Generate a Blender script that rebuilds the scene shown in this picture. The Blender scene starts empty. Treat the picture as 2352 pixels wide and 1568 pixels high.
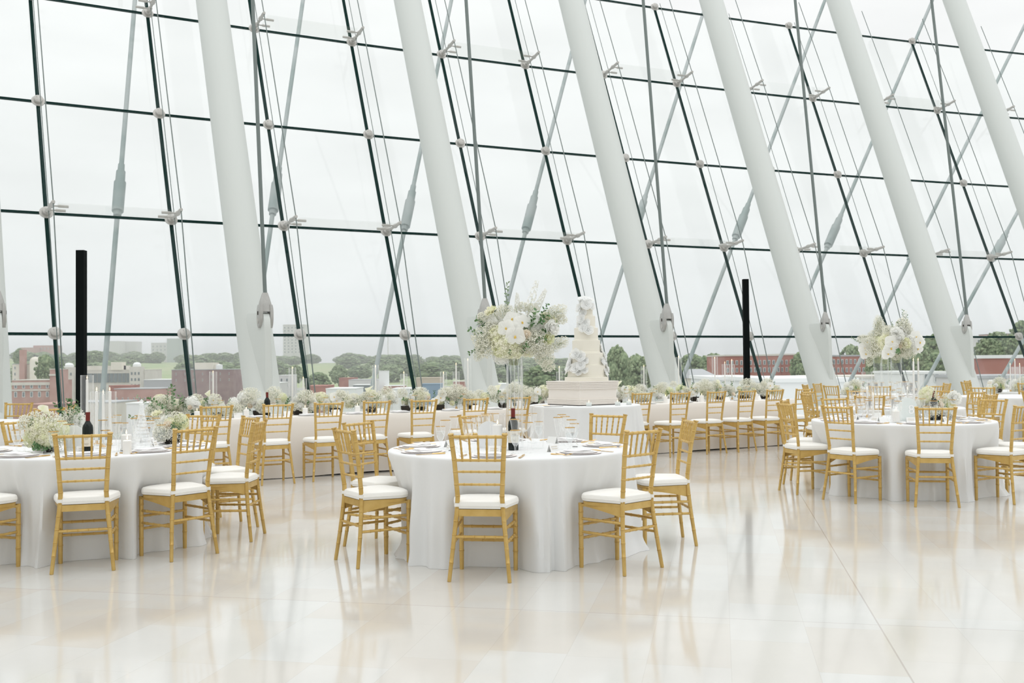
import bpy, math, random
from mathutils import Vector, Matrix
R_ = random.Random(7)
PI = math.pi
sin, cos, sqrt = math.sin, math.cos, math.sqrt
scn = bpy.context.scene
COL = scn.collection

# ------------------------------------------------------------------ camera
F_PX = 2286.667
PITCH, ROLL, EYE = 0.0220132, 0.00941885, 1.36213
cp, sp = cos(PITCH), sin(PITCH)
FW = Vector((0, cp, sp)); U0 = Vector((0, -sp, cp)); R0 = Vector((1, 0, 0))
RT = R0*cos(ROLL) - U0*sin(ROLL); UP = U0*cos(ROLL) + R0*sin(ROLL)
cam_d = bpy.data.cameras.new('camera'); cam = bpy.data.objects.new('camera', cam_d); COL.objects.link(cam)
cam_d.sensor_width = 36.0; cam_d.lens = F_PX/2352*36.0
cam_d.clip_end = 6000; cam_d.clip_start = 0.05
cam.matrix_world = Matrix(((RT.x, UP.x, -FW.x, 0), (RT.y, UP.y, -FW.y, 0), (RT.z, UP.z, -FW.z, EYE), (0, 0, 0, 1)))
cam_d.dof.use_dof = True; cam_d.dof.focus_distance = 7.4; cam_d.dof.aperture_fstop = 6.3
scn.camera = cam
def at(px, py, Y):
    d = FW + RT*((px-1176)/F_PX) - UP*((py-784)/F_PX)
    t = Y/d.y
    return Vector((d.x*t, Y, EYE+d.z*t))

# ------------------------------------------------------------------ materials
def mat(name, col, rough=0.5, metal=0.0, spec=0.5, noise=None, bump=None, sheen=0, emit=None, coat=0, trans=0, sss=0, alpha=None):
    m = bpy.data.materials.new(name); m.use_nodes = True
    nt = m.node_tree; b = nt.nodes['Principled BSDF']
    b.inputs['Base Color'].default_value = (*col, 1); b.inputs['Roughness'].default_value = rough
    b.inputs['Metallic'].default_value = metal; b.inputs['Specular IOR Level'].default_value = spec
    b.inputs['Coat Weight'].default_value = coat
    if sheen: b.inputs['Sheen Weight'].default_value = sheen
    if trans: b.inputs['Transmission Weight'].default_value = trans
    if sss:
        b.inputs['Subsurface Weight'].default_value = sss; b.inputs['Subsurface Radius'].default_value = (.02, .02, .02)
    if emit:
        b.inputs['Emission Color'].default_value = (*emit[:3], 1); b.inputs['Emission Strength'].default_value = emit[3]
    if noise or bump:
        tc = nt.nodes.new('ShaderNodeTexCoord')
    if noise:
        sc, col2, lo, hi = noise
        n = nt.nodes.new('ShaderNodeTexNoise'); n.inputs['Scale'].default_value = sc; n.inputs['Detail'].default_value = 4
        r = nt.nodes.new('ShaderNodeValToRGB'); r.color_ramp.elements[0].position = lo; r.color_ramp.elements[1].position = hi
        r.color_ramp.elements[0].color = (*col, 1); r.color_ramp.elements[1].color = (*col2, 1)
        nt.links.new(tc.outputs['Object'], n.inputs['Vector']); nt.links.new(n.outputs['Fac'], r.inputs['Fac'])
        nt.links.new(r.outputs['Color'], b.inputs['Base Color'])
    if bump:
        sc, st = bump
        n2 = nt.nodes.new('ShaderNodeTexNoise'); n2.inputs['Scale'].default_value = sc; n2.inputs['Detail'].default_value = 5
        bp = nt.nodes.new('ShaderNodeBump'); bp.inputs['Strength'].default_value = st; bp.inputs['Distance'].default_value = .01
        nt.links.new(tc.outputs['Object'], n2.inputs['Vector']); nt.links.new(n2.outputs['Fac'], bp.inputs['Height'])
        nt.links.new(bp.outputs['Normal'], b.inputs['Normal'])
    return m
def thin_glass(name, tint, base, edge, rough=0.03, gcol=(1, 1, 1), power=3.0, refract_white=0.0):
    m = bpy.data.materials.new(name); m.use_nodes = True; nt = m.node_tree; nt.nodes.clear()
    o = nt.nodes.new('ShaderNodeOutputMaterial'); mx = nt.nodes.new('ShaderNodeMixShader')
    t = nt.nodes.new('ShaderNodeBsdfTransparent'); t.inputs[0].default_value = (*tint, 1)
    g = nt.nodes.new('ShaderNodeBsdfGlossy'); g.inputs['Roughness'].default_value = rough; g.inputs['Color'].default_value = (*gcol, 1)
    lw = nt.nodes.new('ShaderNodeLayerWeight'); lw.inputs['Blend'].default_value = .5
    pw = nt.nodes.new('ShaderNodeMath'); pw.operation = 'POWER'; pw.inputs[1].default_value = power
    ma = nt.nodes.new('ShaderNodeMath'); ma.operation = 'MULTIPLY_ADD'; ma.inputs[1].default_value = edge; ma.inputs[2].default_value = base
    ma.use_clamp = True
    L = nt.links.new; m2 = nt.nodes.new('ShaderNodeMixShader'); m2.inputs[0].default_value = refract_white; tl = nt.nodes.new('ShaderNodeBsdfTranslucent'); tl.inputs['Color'].default_value = (.97, .98, .98, 1)  # translucent white mixed in to stand for light refracted by the glass
    L(g.outputs[0], m2.inputs[1]); L(tl.outputs[0], m2.inputs[2])
    L(lw.outputs['Facing'], pw.inputs[0]); L(pw.outputs[0], ma.inputs[0]); L(ma.outputs[0], mx.inputs[0])
    L(t.outputs[0], mx.inputs[1]); L(m2.outputs[0], mx.inputs[2]); L(mx.outputs[0], o.inputs[0])
    return m
M = {}
M['gold'] = mat('gold_paint', (.56, .365, .105), .34, .35, .5, noise=(14, (.65, .45, .155), .35, .7))
M['gold_metal'] = mat('gold_metal', (.80, .55, .24), .25, 1.0)
M['cushion'] = mat('cushion_fabric', (.86, .845, .80), .9, sheen=.3, bump=(60, .12))
M['strap'] = mat('strap_elastic', (.86, .84, .79), .9)
M['cloth'] = mat('white_cloth', (.76, .765, .76), .85, sheen=.1, bump=(9, .10))
M['ivory_cloth'] = mat('ivory_cloth', (.80, .76, .71), .9, sheen=.2, bump=(9, .08))
M['paint'] = mat('white_column_paint', (.585, .61, .58), .45)
M['steel'] = mat('brushed_steel', (.50, .485, .455), .45, .35)
M['socket'] = mat('cast_steel', (.40, .395, .375), .45, .3, noise=(12, (.46, .455, .435), .3, .7))
M['cable'] = mat('cable_steel', (.17, .20, .19), .45, .5)
M['cable_far'] = mat('galvanised_rod', (.36, .39, .385), .5, .4, noise=(1.2, (.26, .31, .30), .45, .62))
M['joint'] = mat('dark_green_silicone', (.006, .028, .024), .85, spec=.12)
M['black'] = mat('black_steel', (.004, .006, .006), .85, spec=.1)
M['porcelain'] = mat('porcelain', (.90, .895, .885), .25, coat=.2)
M['blush'] = mat('blush_rim_charger', (.86, .80, .78), .35)
M['napkin'] = mat('napkin_linen', (.90, .89, .885), .9, bump=(80, .08))
M['paper'] = mat('card_paper', (.86, .86, .84), .8)
M['wax'] = mat('white_wax', (.86, .85, .82), .5, sss=.2)
M['flame'] = mat('flame', (1, .7, .35), .5, emit=(1, .66, .32, 4))
M['bottle'] = mat('dark_bottle_glass', (.003, .008, .006), .10, spec=.35)
M['foil'] = mat('burgundy_foil', (.16, .018, .015), .35, .3)
M['label'] = mat('cream_label', (.74, .69, .58), .8, noise=(220, (.66, .60, .49), .5, .62))
M['glass'] = thin_glass('thin_glassware', (.998, .999, .9985), .075, .85, power=2.6, refract_white=.6)
M['crystal'] = thin_glass('crystal_vase_glass', (.995, .998, .997), .06, .8, power=2.5, refract_white=.45)
M['white_text'] = mat('white_lettering', (.95, .95, .95), .5)
M['cut_crystal'] = thin_glass('cut_crystal', (.99, .995, .995), .30, .6, power=1.5, refract_white=.75)
M['solid_glass'] = mat('solid_crystal', (1, 1, 1), .02, trans=1.0)
M['water'] = thin_glass('water', (.96, .975, .98), .15, .7, refract_white=.5)
M['pane'] = thin_glass('window_pane', (.985, .992, .988), .01, .2, .01)
M['finglass'] = thin_glass('fin_glass', (.985, .988, .985), .015, .15, .02)
def petal_mat(name, col, col2=None, tr=.42):
    m = bpy.data.materials.new(name); m.use_nodes = True; nt = m.node_tree; nt.nodes.clear(); N = nt.nodes.new; L = nt.links.new
    o = N('ShaderNodeOutputMaterial'); mx = N('ShaderNodeMixShader'); d = N('ShaderNodeBsdfDiffuse'); t = N('ShaderNodeBsdfTranslucent')
    mx.inputs[0].default_value = tr
    for q in (d, t): q.inputs['Color'].default_value = (*col, 1)
    if col2:
        tc = N('ShaderNodeTexCoord'); n = N('ShaderNodeTexNoise'); n.inputs['Scale'].default_value = 28; r = N('ShaderNodeValToRGB')
        r.color_ramp.elements[0].position = .42; r.color_ramp.elements[1].position = .68
        r.color_ramp.elements[0].color = (*col, 1); r.color_ramp.elements[1].color = (*col2, 1)
        L(tc.outputs['Object'], n.inputs['Vector']); L(n.outputs['Fac'], r.inputs['Fac'])
        for q in (d, t): L(r.outputs['Color'], q.inputs['Color'])
    L(d.outputs[0], mx.inputs[1]); L(t.outputs[0], mx.inputs[2]); L(mx.outputs[0], o.inputs[0]); return m
M['petal'] = petal_mat('white_petal', (.95, .95, .92))
M['petal_cream'] = petal_mat('cream_petal', (.94, .92, .80), (.86, .88, .62))
M['petal_green'] = petal_mat('greenish_petal', (.86, .88, .62), (.92, .92, .78))
M['rose'] = petal_mat('blush_rose_petal', (.95, .88, .77))
M['blossom'] = petal_mat('tiny_blossom', (.94, .93, .85), None, .35)
M['frost'] = petal_mat('frosted_acrylic', (.90, .93, .92), None, .5)
M['yolk'] = mat('orchid_centre', (.80, .55, .12), .6)
M['leaf'] = mat('green_leaf', (.07, .17, .06), .5, noise=(20, (.17, .28, .11), .4, .65))
M['leaf_pale'] = mat('pale_leaf', (.20, .28, .17), .6, noise=(20, (.30, .38, .24), .4, .65))
M['stem'] = mat('stem_green', (.36, .40, .22), .6)
M['cake'] = mat('cake_icing', (.80, .765, .67), .6, sss=.1)
M['plinth'] = mat('cake_stand_paint', (.80, .75, .69), .55)
M['sugar'] = petal_mat('sugar_petal', (.95, .955, .945), None, .5)
M['tree_a'] = mat('tree_foliage_a', (.13, .19, .10), .95, spec=.1, noise=(11, (.30, .36, .20), .38, .66), bump=(13, 1.0))
M['tree_b'] = mat('tree_foliage_b', (.16, .22, .12), .95, spec=.1, noise=(11, (.34, .40, .24), .38, .66), bump=(13, 1.0))
M['bark'] = mat('bark', (.12, .09, .07), .9)
M['grass'] = mat('grass_field', (.28, .37, .17), .95, noise=(.02, (.36, .40, .22), .4, .6))
M['asphalt'] = mat('city_ground', (.36, .36, .34), .9, noise=(.03, (.26, .30, .22), .45, .6))
M['whiteroof'] = mat('white_roof', (.80, .81, .80), .8)
M['greyroof'] = mat('grey_roof', (.42, .43, .44), .8)
M['winglass'] = mat('far_window_glass', (.18, .21, .22), .2)
M['winpale'] = mat('pale_window', (.70, .71, .70), .4)
M['rubber'] = mat('dark_underside', (.03, .025, .02), .8)
def brickmat(name, c1, c2, sc=1.0):
    m = bpy.data.materials.new(name); m.use_nodes = True; nt = m.node_tree; b = nt.nodes['Principled BSDF']
    tc = nt.nodes.new('ShaderNodeTexCoord'); n = nt.nodes.new('ShaderNodeTexNoise'); n.inputs['Scale'].default_value = .35*sc; n.inputs['Detail'].default_value = 6
    r = nt.nodes.new('ShaderNodeValToRGB'); r.color_ramp.elements[0].position = .35; r.color_ramp.elements[1].position = .65
    r.color_ramp.elements[0].color = (*c1, 1); r.color_ramp.elements[1].color = (*c2, 1)
    nt.links.new(tc.outputs['Object'], n.inputs['Vector']); nt.links.new(n.outputs['Fac'], r.inputs['Fac']); nt.links.new(r.outputs['Color'], b.inputs['Base Color'])
    b.inputs['Roughness'].default_value = .9
    return m
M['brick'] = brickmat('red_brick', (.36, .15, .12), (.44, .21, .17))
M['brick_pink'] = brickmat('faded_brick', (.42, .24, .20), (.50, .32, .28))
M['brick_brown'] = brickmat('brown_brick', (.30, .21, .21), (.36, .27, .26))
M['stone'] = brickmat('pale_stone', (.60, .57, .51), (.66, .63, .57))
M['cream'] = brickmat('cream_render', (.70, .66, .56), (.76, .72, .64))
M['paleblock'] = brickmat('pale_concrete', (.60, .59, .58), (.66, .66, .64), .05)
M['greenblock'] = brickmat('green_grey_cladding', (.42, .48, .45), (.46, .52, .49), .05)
M['tanroof'] = mat('tan_roof', (.55, .47, .38), .8)
M['blue'] = mat('blue_roof', (.22, .32, .42), .7)

def floor_mat():
    m = bpy.data.materials.new('cream_stone_tiles'); m.use_nodes = True; nt = m.node_tree; b = nt.nodes['Principled BSDF']
    N = nt.nodes.new; L = nt.links.new
    tc = N('ShaderNodeTexCoord'); mp = N('ShaderNodeMapping'); mp.vector_type = 'POINT'
    mp.inputs['Rotation'].default_value = (0, 0, math.radians(11.8))
    L(tc.outputs['Object'], mp.inputs['Vector'])
    sx = N('ShaderNodeSeparateXYZ'); L(mp.outputs['Vector'], sx.inputs[0])
    def mth(op, a, bb=None, c=None):
        n = N('ShaderNodeMath'); n.operation = op
        for i, v in enumerate((a, bb, c)):
            if v is None: continue
            if isinstance(v, (int, float)): n.inputs[i].default_value = v
            else: L(v, n.inputs[i])
        return n.outputs[0]
    W_, LN = .375, .76
    u = mth('DIVIDE', mth('SUBTRACT', sx.outputs['X'], .03), W_)
    row = mth('FLOOR', u)
    wn = N('ShaderNodeTexWhiteNoise'); wn.noise_dimensions = '1D'; L(row, wn.inputs['W'])
    v0 = mth('DIVIDE', mth('SUBTRACT', sx.outputs['Y'], 5.43), LN)
    off = mth('MULTIPLY', wn.outputs['Value'], .93)
    # the joint at v = 5.43 runs through
    side = mth('GREATER_THAN', v0, 0.0)
    v = mth('ADD', v0, mth('MULTIPLY', off, mth('GREATER_THAN', mth('ABSOLUTE', v0), .0)))
    cell = mth('FLOOR', v)
    cb = N('ShaderNodeCombineXYZ'); L(row, cb.inputs[0]); L(cell, cb.inputs[1]); L(side, cb.inputs[2])
    w2 = N('ShaderNodeTexWhiteNoise'); w2.noise_dimensions = '3D'; L(cb.outputs[0], w2.inputs['Vector'])
    ramp = N('ShaderNodeValToRGB'); e = ramp.color_ramp.elements
    e[0].position = 0; e[0].color = (.62, .585, .53, 1); e[1].position = 1; e[1].color = (.645, .642, .612, 1)
    for p_, c_ in ((.15, (.632, .605, .555, 1)), (.4, (.637, .62, .58, 1)), (.7, (.642, .632, .60, 1))):
        k = e.new(p_); k.color = c_
    L(w2.outputs['Value'], ramp.inputs['Fac'])
    ns = N('ShaderNodeTexNoise'); ns.inputs['Scale'].default_value = 1.7; ns.inputs['Detail'].default_value = 7; L(tc.outputs['Object'], ns.inputs['Vector'])
    mr = N('ShaderNodeMapRange'); mr.inputs['From Min'].default_value = .3; mr.inputs['From Max'].default_value = .7
    mr.inputs['To Min'].default_value = .955; mr.inputs['To Max'].default_value = 1.03; L(ns.outputs['Fac'], mr.inputs['Value'])
    mul = N('ShaderNodeVectorMath'); mul.operation = 'SCALE'; L(ramp.outputs['Color'], mul.inputs[0]); L(mr.outputs[0], mul.inputs['Scale'])
    # grout
    fu = mth('FRACT', u); fv = mth('FRACT', v)
    gu = mth('LESS_THAN', mth('MINIMUM', fu, mth('SUBTRACT', 1.0, fu)), .0035)
    gv = mth('LESS_THAN', mth('MINIMUM', fv, mth('SUBTRACT', 1.0, fv)), .0018)
    ju = mth('LESS_THAN', mth('ABSOLUTE', mth('SUBTRACT', sx.outputs['X'], .78)), .0042)
    jv = mth('LESS_THAN', mth('ABSOLUTE', mth('SUBTRACT', sx.outputs['Y'], 5.43)), .003)
    gr = mth('MAXIMUM', mth('MULTIPLY', mth('MAXIMUM', gu, gv), .22), mth('MULTIPLY', mth('MAXIMUM', ju, jv), .55))
    mx = N('ShaderNodeMix'); mx.data_type = 'RGBA'; L(gr, mx.inputs[0]); L(mul.outputs[0], mx.inputs[6]); mx.inputs[7].default_value = (.36, .31, .27, 1)
    L(mx.outputs[2], b.inputs['Base Color'])
    b.inputs['Roughness'].default_value = .17; b.inputs['Specular IOR Level'].default_value = .6
    n3 = N('ShaderNodeTexNoise'); n3.inputs['Scale'].default_value = 3.5; n3.inputs['Detail'].default_value = 3; L(tc.outputs['Object'], n3.inputs['Vector'])
    rr = N('ShaderNodeMapRange'); rr.inputs['To Min'].default_value = .06; rr.inputs['To Max'].default_value = .15; L(n3.outputs['Fac'], rr.inputs['Value']); L(rr.outputs[0], b.inputs['Roughness'])
    b.inputs['Coat Weight'].default_value = .2; b.inputs['Coat Roughness'].default_value = .06
    return m
M['floor'] = floor_mat()

# ------------------------------------------------------------------ mesh helpers
class MB:
    def __init__(s): s.v = []; s.f = []
    def add(s, vs, fs):
        o = len(s.v); s.v += [tuple(p) for p in vs]; s.f += [tuple(i+o for i in f) for f in fs]
    def quad(s, a, b, c, d): s.add((a, b, c, d), ((0, 1, 2, 3),))
    def box(s, c, d, rz=0, rot=None):
        hx, hy, hz = d[0]/2, d[1]/2, d[2]/2; vs = []
        for x in (-hx, hx):
            for y in (-hy, hy):
                for z in (-hz, hz):
                    p = Vector((x, y, z))
                    if rot is not None: p = rot @ p
                    elif rz: p = Vector((x*cos(rz)-y*sin(rz), x*sin(rz)+y*cos(rz), z))
                    vs.append(p+Vector(c))
        s.add(vs, ((0, 1, 3, 2), (4, 6, 7, 5), (0, 4, 5, 1), (2, 3, 7, 6), (0, 2, 6, 4), (1, 5, 7, 3)))
    def tube(s, pts, rads, n=8, cap=True):
        pts = [Vector(p) for p in pts]
        if not hasattr(rads, '__len__'): rads = [rads]*len(pts)
        vs = []; ref = None
        for i, p in enumerate(pts):
            a = pts[max(i-1, 0)]; b = pts[min(i+1, len(pts)-1)]; t = (b-a)
            if t.length < 1e-9: t = Vector((0, 0, 1))
            t.normalize()
            if ref is None: ref = Vector((1, 0, 0)) if abs(t.x) < .8 else Vector((0, 1, 0))
            u = (ref - t*ref.dot(t)); u.normalize(); w = t.cross(u); ref = u
            for k in range(n):
                an = 2*PI*k/n; vs.append(p+(u*cos(an)+w*sin(an))*rads[i])
        fs = []
        for i in range(len(pts)-1):
            for k in range(n):
                k2 = (k+1) % n; fs.append((i*n+k, i*n+k2, (i+1)*n+k2, (i+1)*n+k))
        if cap:
            fs.append(tuple(range(n-1, -1, -1))); fs.append(tuple((len(pts)-1)*n+k for k in range(n)))
        s.add(vs, fs)
    def lathe(s, prof, c=(0, 0, 0), n=20, closed=False):
        vs = []; fs = []
        for r, z in prof:
            for k in range(n):
                a = 2*PI*k/n; vs.append((c[0]+r*cos(a), c[1]+r*sin(a), c[2]+z))
        for i in range(len(prof)-1):
            for k in range(n):
                k2 = (k+1) % n; fs.append((i*n+k, i*n+k2, (i+1)*n+k2, (i+1)*n+k))
        if closed:
            fs.append(tuple(range(n-1, -1, -1))); fs.append(tuple((len(prof)-1)*n+k for k in range(n)))
        s.add(vs, fs)
    def blob(s, c, r, n=6, m=5, jit=0, sq=(1, 1, 1), rnd=R_):
        vs = [(c[0], c[1], c[2]-r*sq[2])]
        for i in range(1, m):
            ph = PI*i/m
            for k in range(n):
                a = 2*PI*k/n+i*.3; q = r*(1+rnd.uniform(-jit, jit))
                vs.append((c[0]+q*sin(ph)*cos(a)*sq[0], c[1]+q*sin(ph)*sin(a)*sq[1], c[2]-q*cos(ph)*sq[2]))
        vs.append((c[0], c[1], c[2]+r*sq[2])); fs = []
        for k in range(n):
            k2 = (k+1) % n; fs.append((0, 1+k2, 1+k))
            for i in range(m-2): fs.append((1+i*n+k, 1+i*n+k2, 1+(i+1)*n+k2, 1+(i+1)*n+k))
            fs.append((1+(m-2)*n+k, 1+(m-2)*n+k2, len(vs)-1))
        s.add(vs, fs)
    def prism(s, poly, z0, z1):
        n = len(poly)
        s.add([(x, y, z0) for x, y in poly]+[(x, y, z1) for x, y in poly],
              [tuple(range(n-1, -1, -1)), tuple(range(n, 2*n))]+[(i, (i+1) % n, n+(i+1) % n, n+i) for i in range(n)])
    def mesh(s, name, m, smooth=True):
        me = bpy.data.meshes.new(name); me.from_pydata(s.v, [], s.f); me.validate(); me.materials.append(m)
        if smooth:
            me.polygons.foreach_set('use_smooth', [True]*len(me.polygons))
            me.set_sharp_from_angle(angle=math.radians(38))
        me.update(); return me
def link(name, me, parent=None, loc=None, rz=0):
    o = bpy.data.objects.new(name, me); COL.objects.link(o)
    if parent is not None: o.parent = parent
    if loc is not None: o.location = loc
    if rz: o.rotation_euler = (0, 0, rz)
    return o
def tag(o, label=None, cat=None, group=None, kind=None):
    if label: o['label'] = label
    if cat: o['category'] = cat
    if group: o['group'] = group
    if kind: o['kind'] = kind
    return o
def empty(name, loc, rz=0):
    o = bpy.data.objects.new(name, None); o.empty_display_size = .1; COL.objects.link(o)
    o.location = loc; o.rotation_euler = (0, 0, rz); return o
def copy_tree(o, parent=None):
    c = o.copy(); COL.objects.link(c)
    if parent is not None: c.parent = parent
    for ch in list(o.children): copy_tree(ch, c)
    return c
def struct(name, me, label=None):
    o = link(name, me); o['kind'] = 'structure'
    if label: o['label'] = label
    return o
ORD = ['first', 'second', 'third', 'fourth', 'fifth', 'sixth', 'seventh', 'eighth', 'ninth', 'tenth', 'eleventh', 'twelfth', 'thirteenth', 'fourteenth', 'fifteenth', 'sixteenth', 'seventeenth']

# ------------------------------------------------------------------ glass wall (curved in plan, leaning outward)
WP = [-3.6211, 7.9285, 0.4992, -0.0142, 0.5082, 0.0625, -0.0223]
HS = [-EYE/2, .2723, 1.3213, 2.4071, 3.5553, 4.7551]
SC = 2.0
def arc(t):
    n = 12; x, y = WP[0], WP[1]; ds = t/n
    for i in range(n):
        a = WP[2]+WP[3]*(i+.5)*ds; x += cos(a)*ds; y += sin(a)*ds
    return x, y, WP[2]+WP[3]*t
def wallpt(t, h, u):
    x, y, a = arc(t); d = a+WP[5]+WP[6]*t
    return Vector(((x-sin(d)*u)*SC, (y+cos(d)*u)*SC, h*SC+EYE))
def node(t, k): return wallpt(t, HS[k], WP[4]*HS[k])
T0_, T1_ = -2, 14
winn = 0
for t in range(T0_, T1_):
    for k in range(5):
        a, b, c, d = node(t, k), node(t+1, k), node(t+1, k+1), node(t, k+1)
        nn = (b-a).cross(d-a).normalized()*.012
        mb = MB(); mb.add([a-nn, b-nn, c-nn, d-nn, a+nn, b+nn, c+nn, d+nn], ((0, 1, 2, 3), (7, 6, 5, 4)))
        winn += 1; struct('window_%d' % winn, mb.mesh('window_pane', M['pane'], False))
trn = 0
def strip(pts, w, dpt, nrmf):
    mb = MB()
    for i in range(len(pts)-1):
        a, b = pts[i], pts[i+1]; t = (b-a).normalized(); n = nrmf(i); n = (n-t*n.dot(t)).normalized(); s = t.cross(n)
        vs = []
        for p in (a, b):
            for q in ((-1, -1), (1, -1), (1, 1), (-1, 1)): vs.append(p+s*(w/2*q[0])+n*(dpt/2*q[1]))
        mb.add(vs, ((0, 1, 5, 4), (1, 2, 6, 5), (2, 3, 7, 6), (3, 0, 4, 7), (3, 2, 1, 0), (4, 5, 6, 7)))
    return mb
def inward(t):
    x, y, a = arc(t); d = a+WP[5]+WP[6]*t
    return Vector((sin(d), -cos(d), 0))
for k in range(1, 6):
    pts = [node(t, k) for t in range(T0_, T1_+1)]
    mb = strip(pts, .048, .03, lambda i: inward(T0_+i)); trn += 1
    struct('trim_%d' % trn, mb.mesh('glass_joint', M['joint'], False))
for t in range(T0_, T1_+1):
    mb = strip([node(t, 0)-Vector((0, 0, .02)), node(t, 5)], .062, .03, lambda i: inward(t)); trn += 1
    struct('trim_%d' % trn, mb.mesh('glass_joint', M['joint'], False))

# fittings
def ordn(n): return ORD[n]
disc = MB(); disc.lathe([(0, 0), (.088, 0), (.098, .012), (.098, .03), (.06, .036), (.055, .075), (.05, .082), (0, .084)], n=20)
disc_me = disc.mesh('clamp_disc', M['steel'])
cap = MB(); cap.lathe([(0, 0), (.062, 0), (.068, .01), (.068, .03), (.06, .036), (0, .036)], n=20)
for k_ in range(4):
    cap.lathe([(0, .036), (.008, .036), (.008, .04), (0, .04)], (.035*cos(k_*PI/2+.78), .035*sin(k_*PI/2+.78), 0), 6)
cap_me = cap.mesh('clamp_cap', M['steel'])
def orient(n, up=Vector((0, 0, 1))):
    z = n.normalized(); x = up.cross(z).normalized(); y = z.cross(x)
    return Matrix((x, y, z)).transposed()
TIP = {}
for t in range(-1, 13):
    for k in (1, 2, 3, 4, 5):
        P = node(t, k); n = inward(t); up = (node(t, min(k+1, 5))-node(t, k-1)).normalized(); nn = (n-up*n.dot(up)).normalized()
        br = k in (2, 4)
        o = empty('glass_bracket' if br else 'glass_clamp', P)
        o.rotation_euler = orient(nn).to_euler()
        tag(o, ('steel arm bracket' if br else 'round steel clamp disc')+' on the %s glass joint from the left, %s row up' % (ordn(t+1), ordn(k-1)),
            'bracket' if br else 'clamp', 'arm brackets on the glass wall' if br else 'clamp discs on the glass wall')
        for q_ in (link('disc', disc_me, o), link('cap', cap_me, o, (0, 0, .065))): q_.scale = (1.15, 1.15, 1.15)
        if br:
            tip = P + n*.86 + Vector((0, 0, .075)); TIP[(t, k)] = tip
            Mi = orient(nn).transposed(); tl = Mi @ (tip-P)
            mb = MB(); pts = [Vector((0, 0, .05)), tl]
            m1 = tl*.3; m2 = tl*.66
            mb.tube([Vector((0, 0, .05)), tl*.25, tl*.28, tl*.34, tl*.37, tl*.62, tl*.65, tl*.71, tl*.74, tl*.97, tl*1.03], [.036, .028, .046, .046, .028, .028, .046, .046, .032, .034, .028], 8)
            link('arm', mb.mesh('bracket_arm', M['steel']), o)
            sd = 1 if t % 2 == 0 else -1
            tang = Vector((cos(arc(t)[2]), sin(arc(t)[2]), 0))*sd
            tl2 = Mi @ tang
            for q in (.31, .68):
                mb = MB(); mb.tube([tl*q, tl*q+tl2*.10, tl*q+tl2*.12, tl*q+tl2*.27], [.014, .014, .026, .024], 8)
                link('prong', mb.mesh('bracket_prong', M['steel']), o)
    # two thin cables inside each joint
    n = inward(t)
    mb = MB(); pts = [node(t, k)+n*((.10, .20, .32, .36, .36, .34)[k]) for k in range(0, 6)]
    mb.tube(pts, .0075, 6)
    tag(link('thin_cable', mb.mesh('thin_cable', M['cable'])), 'thin steel cable close beside the %s glass joint from the left' % ordn(t+1), 'cable', 'thin cables against the glass')
    mb = MB(); mb.tube([node(t, 0)+n*.28, TIP[(t, 2)], TIP[(t, 4)], node(t, 5)+n*.84+(node(t, 5)-node(t, 4))*.2], .0105, 6)
    tag(link('stay_cable', mb.mesh('stay_cable', M['cable'])), 'thin stay cable through the arm tips of the %s glass joint from the left' % ordn(t+1), 'cable', 'stay cables on the arm tips')
for t in range(0, 12, 2):

    for k in (2, 4):
        a0, b0 = node(t, k), node(t+1, k); a1, b1 = TIP[(t, k)], TIP[(t+1, k)]
        d = (b0-a0).normalized()*.09
        q = [a0+(a1-a0)*.14+d, b0+(b1-b0)*.14-d, b0+(b1-b0)*.93-d, a0+(a1-a0)*.93+d]
        mb = MB(); zz = Vector((0, 0, .009))
        mb.add([p-zz for p in q]+[p+zz for p in q], ((3, 2, 1, 0), (4, 5, 6, 7), (0, 1, 5, 4), (1, 2, 6, 5), (2, 3, 7, 6), (3, 0, 4, 7)))
        tag(link('glass_shelf_fin', mb.mesh('glass_fin', M['finglass'], False)), 'clear glass fin between the %s and %s joints, %s row up' % (ordn(t+1), ordn(t+2), ordn(k-1)), 'glass fin', 'horizontal glass fins')

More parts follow.
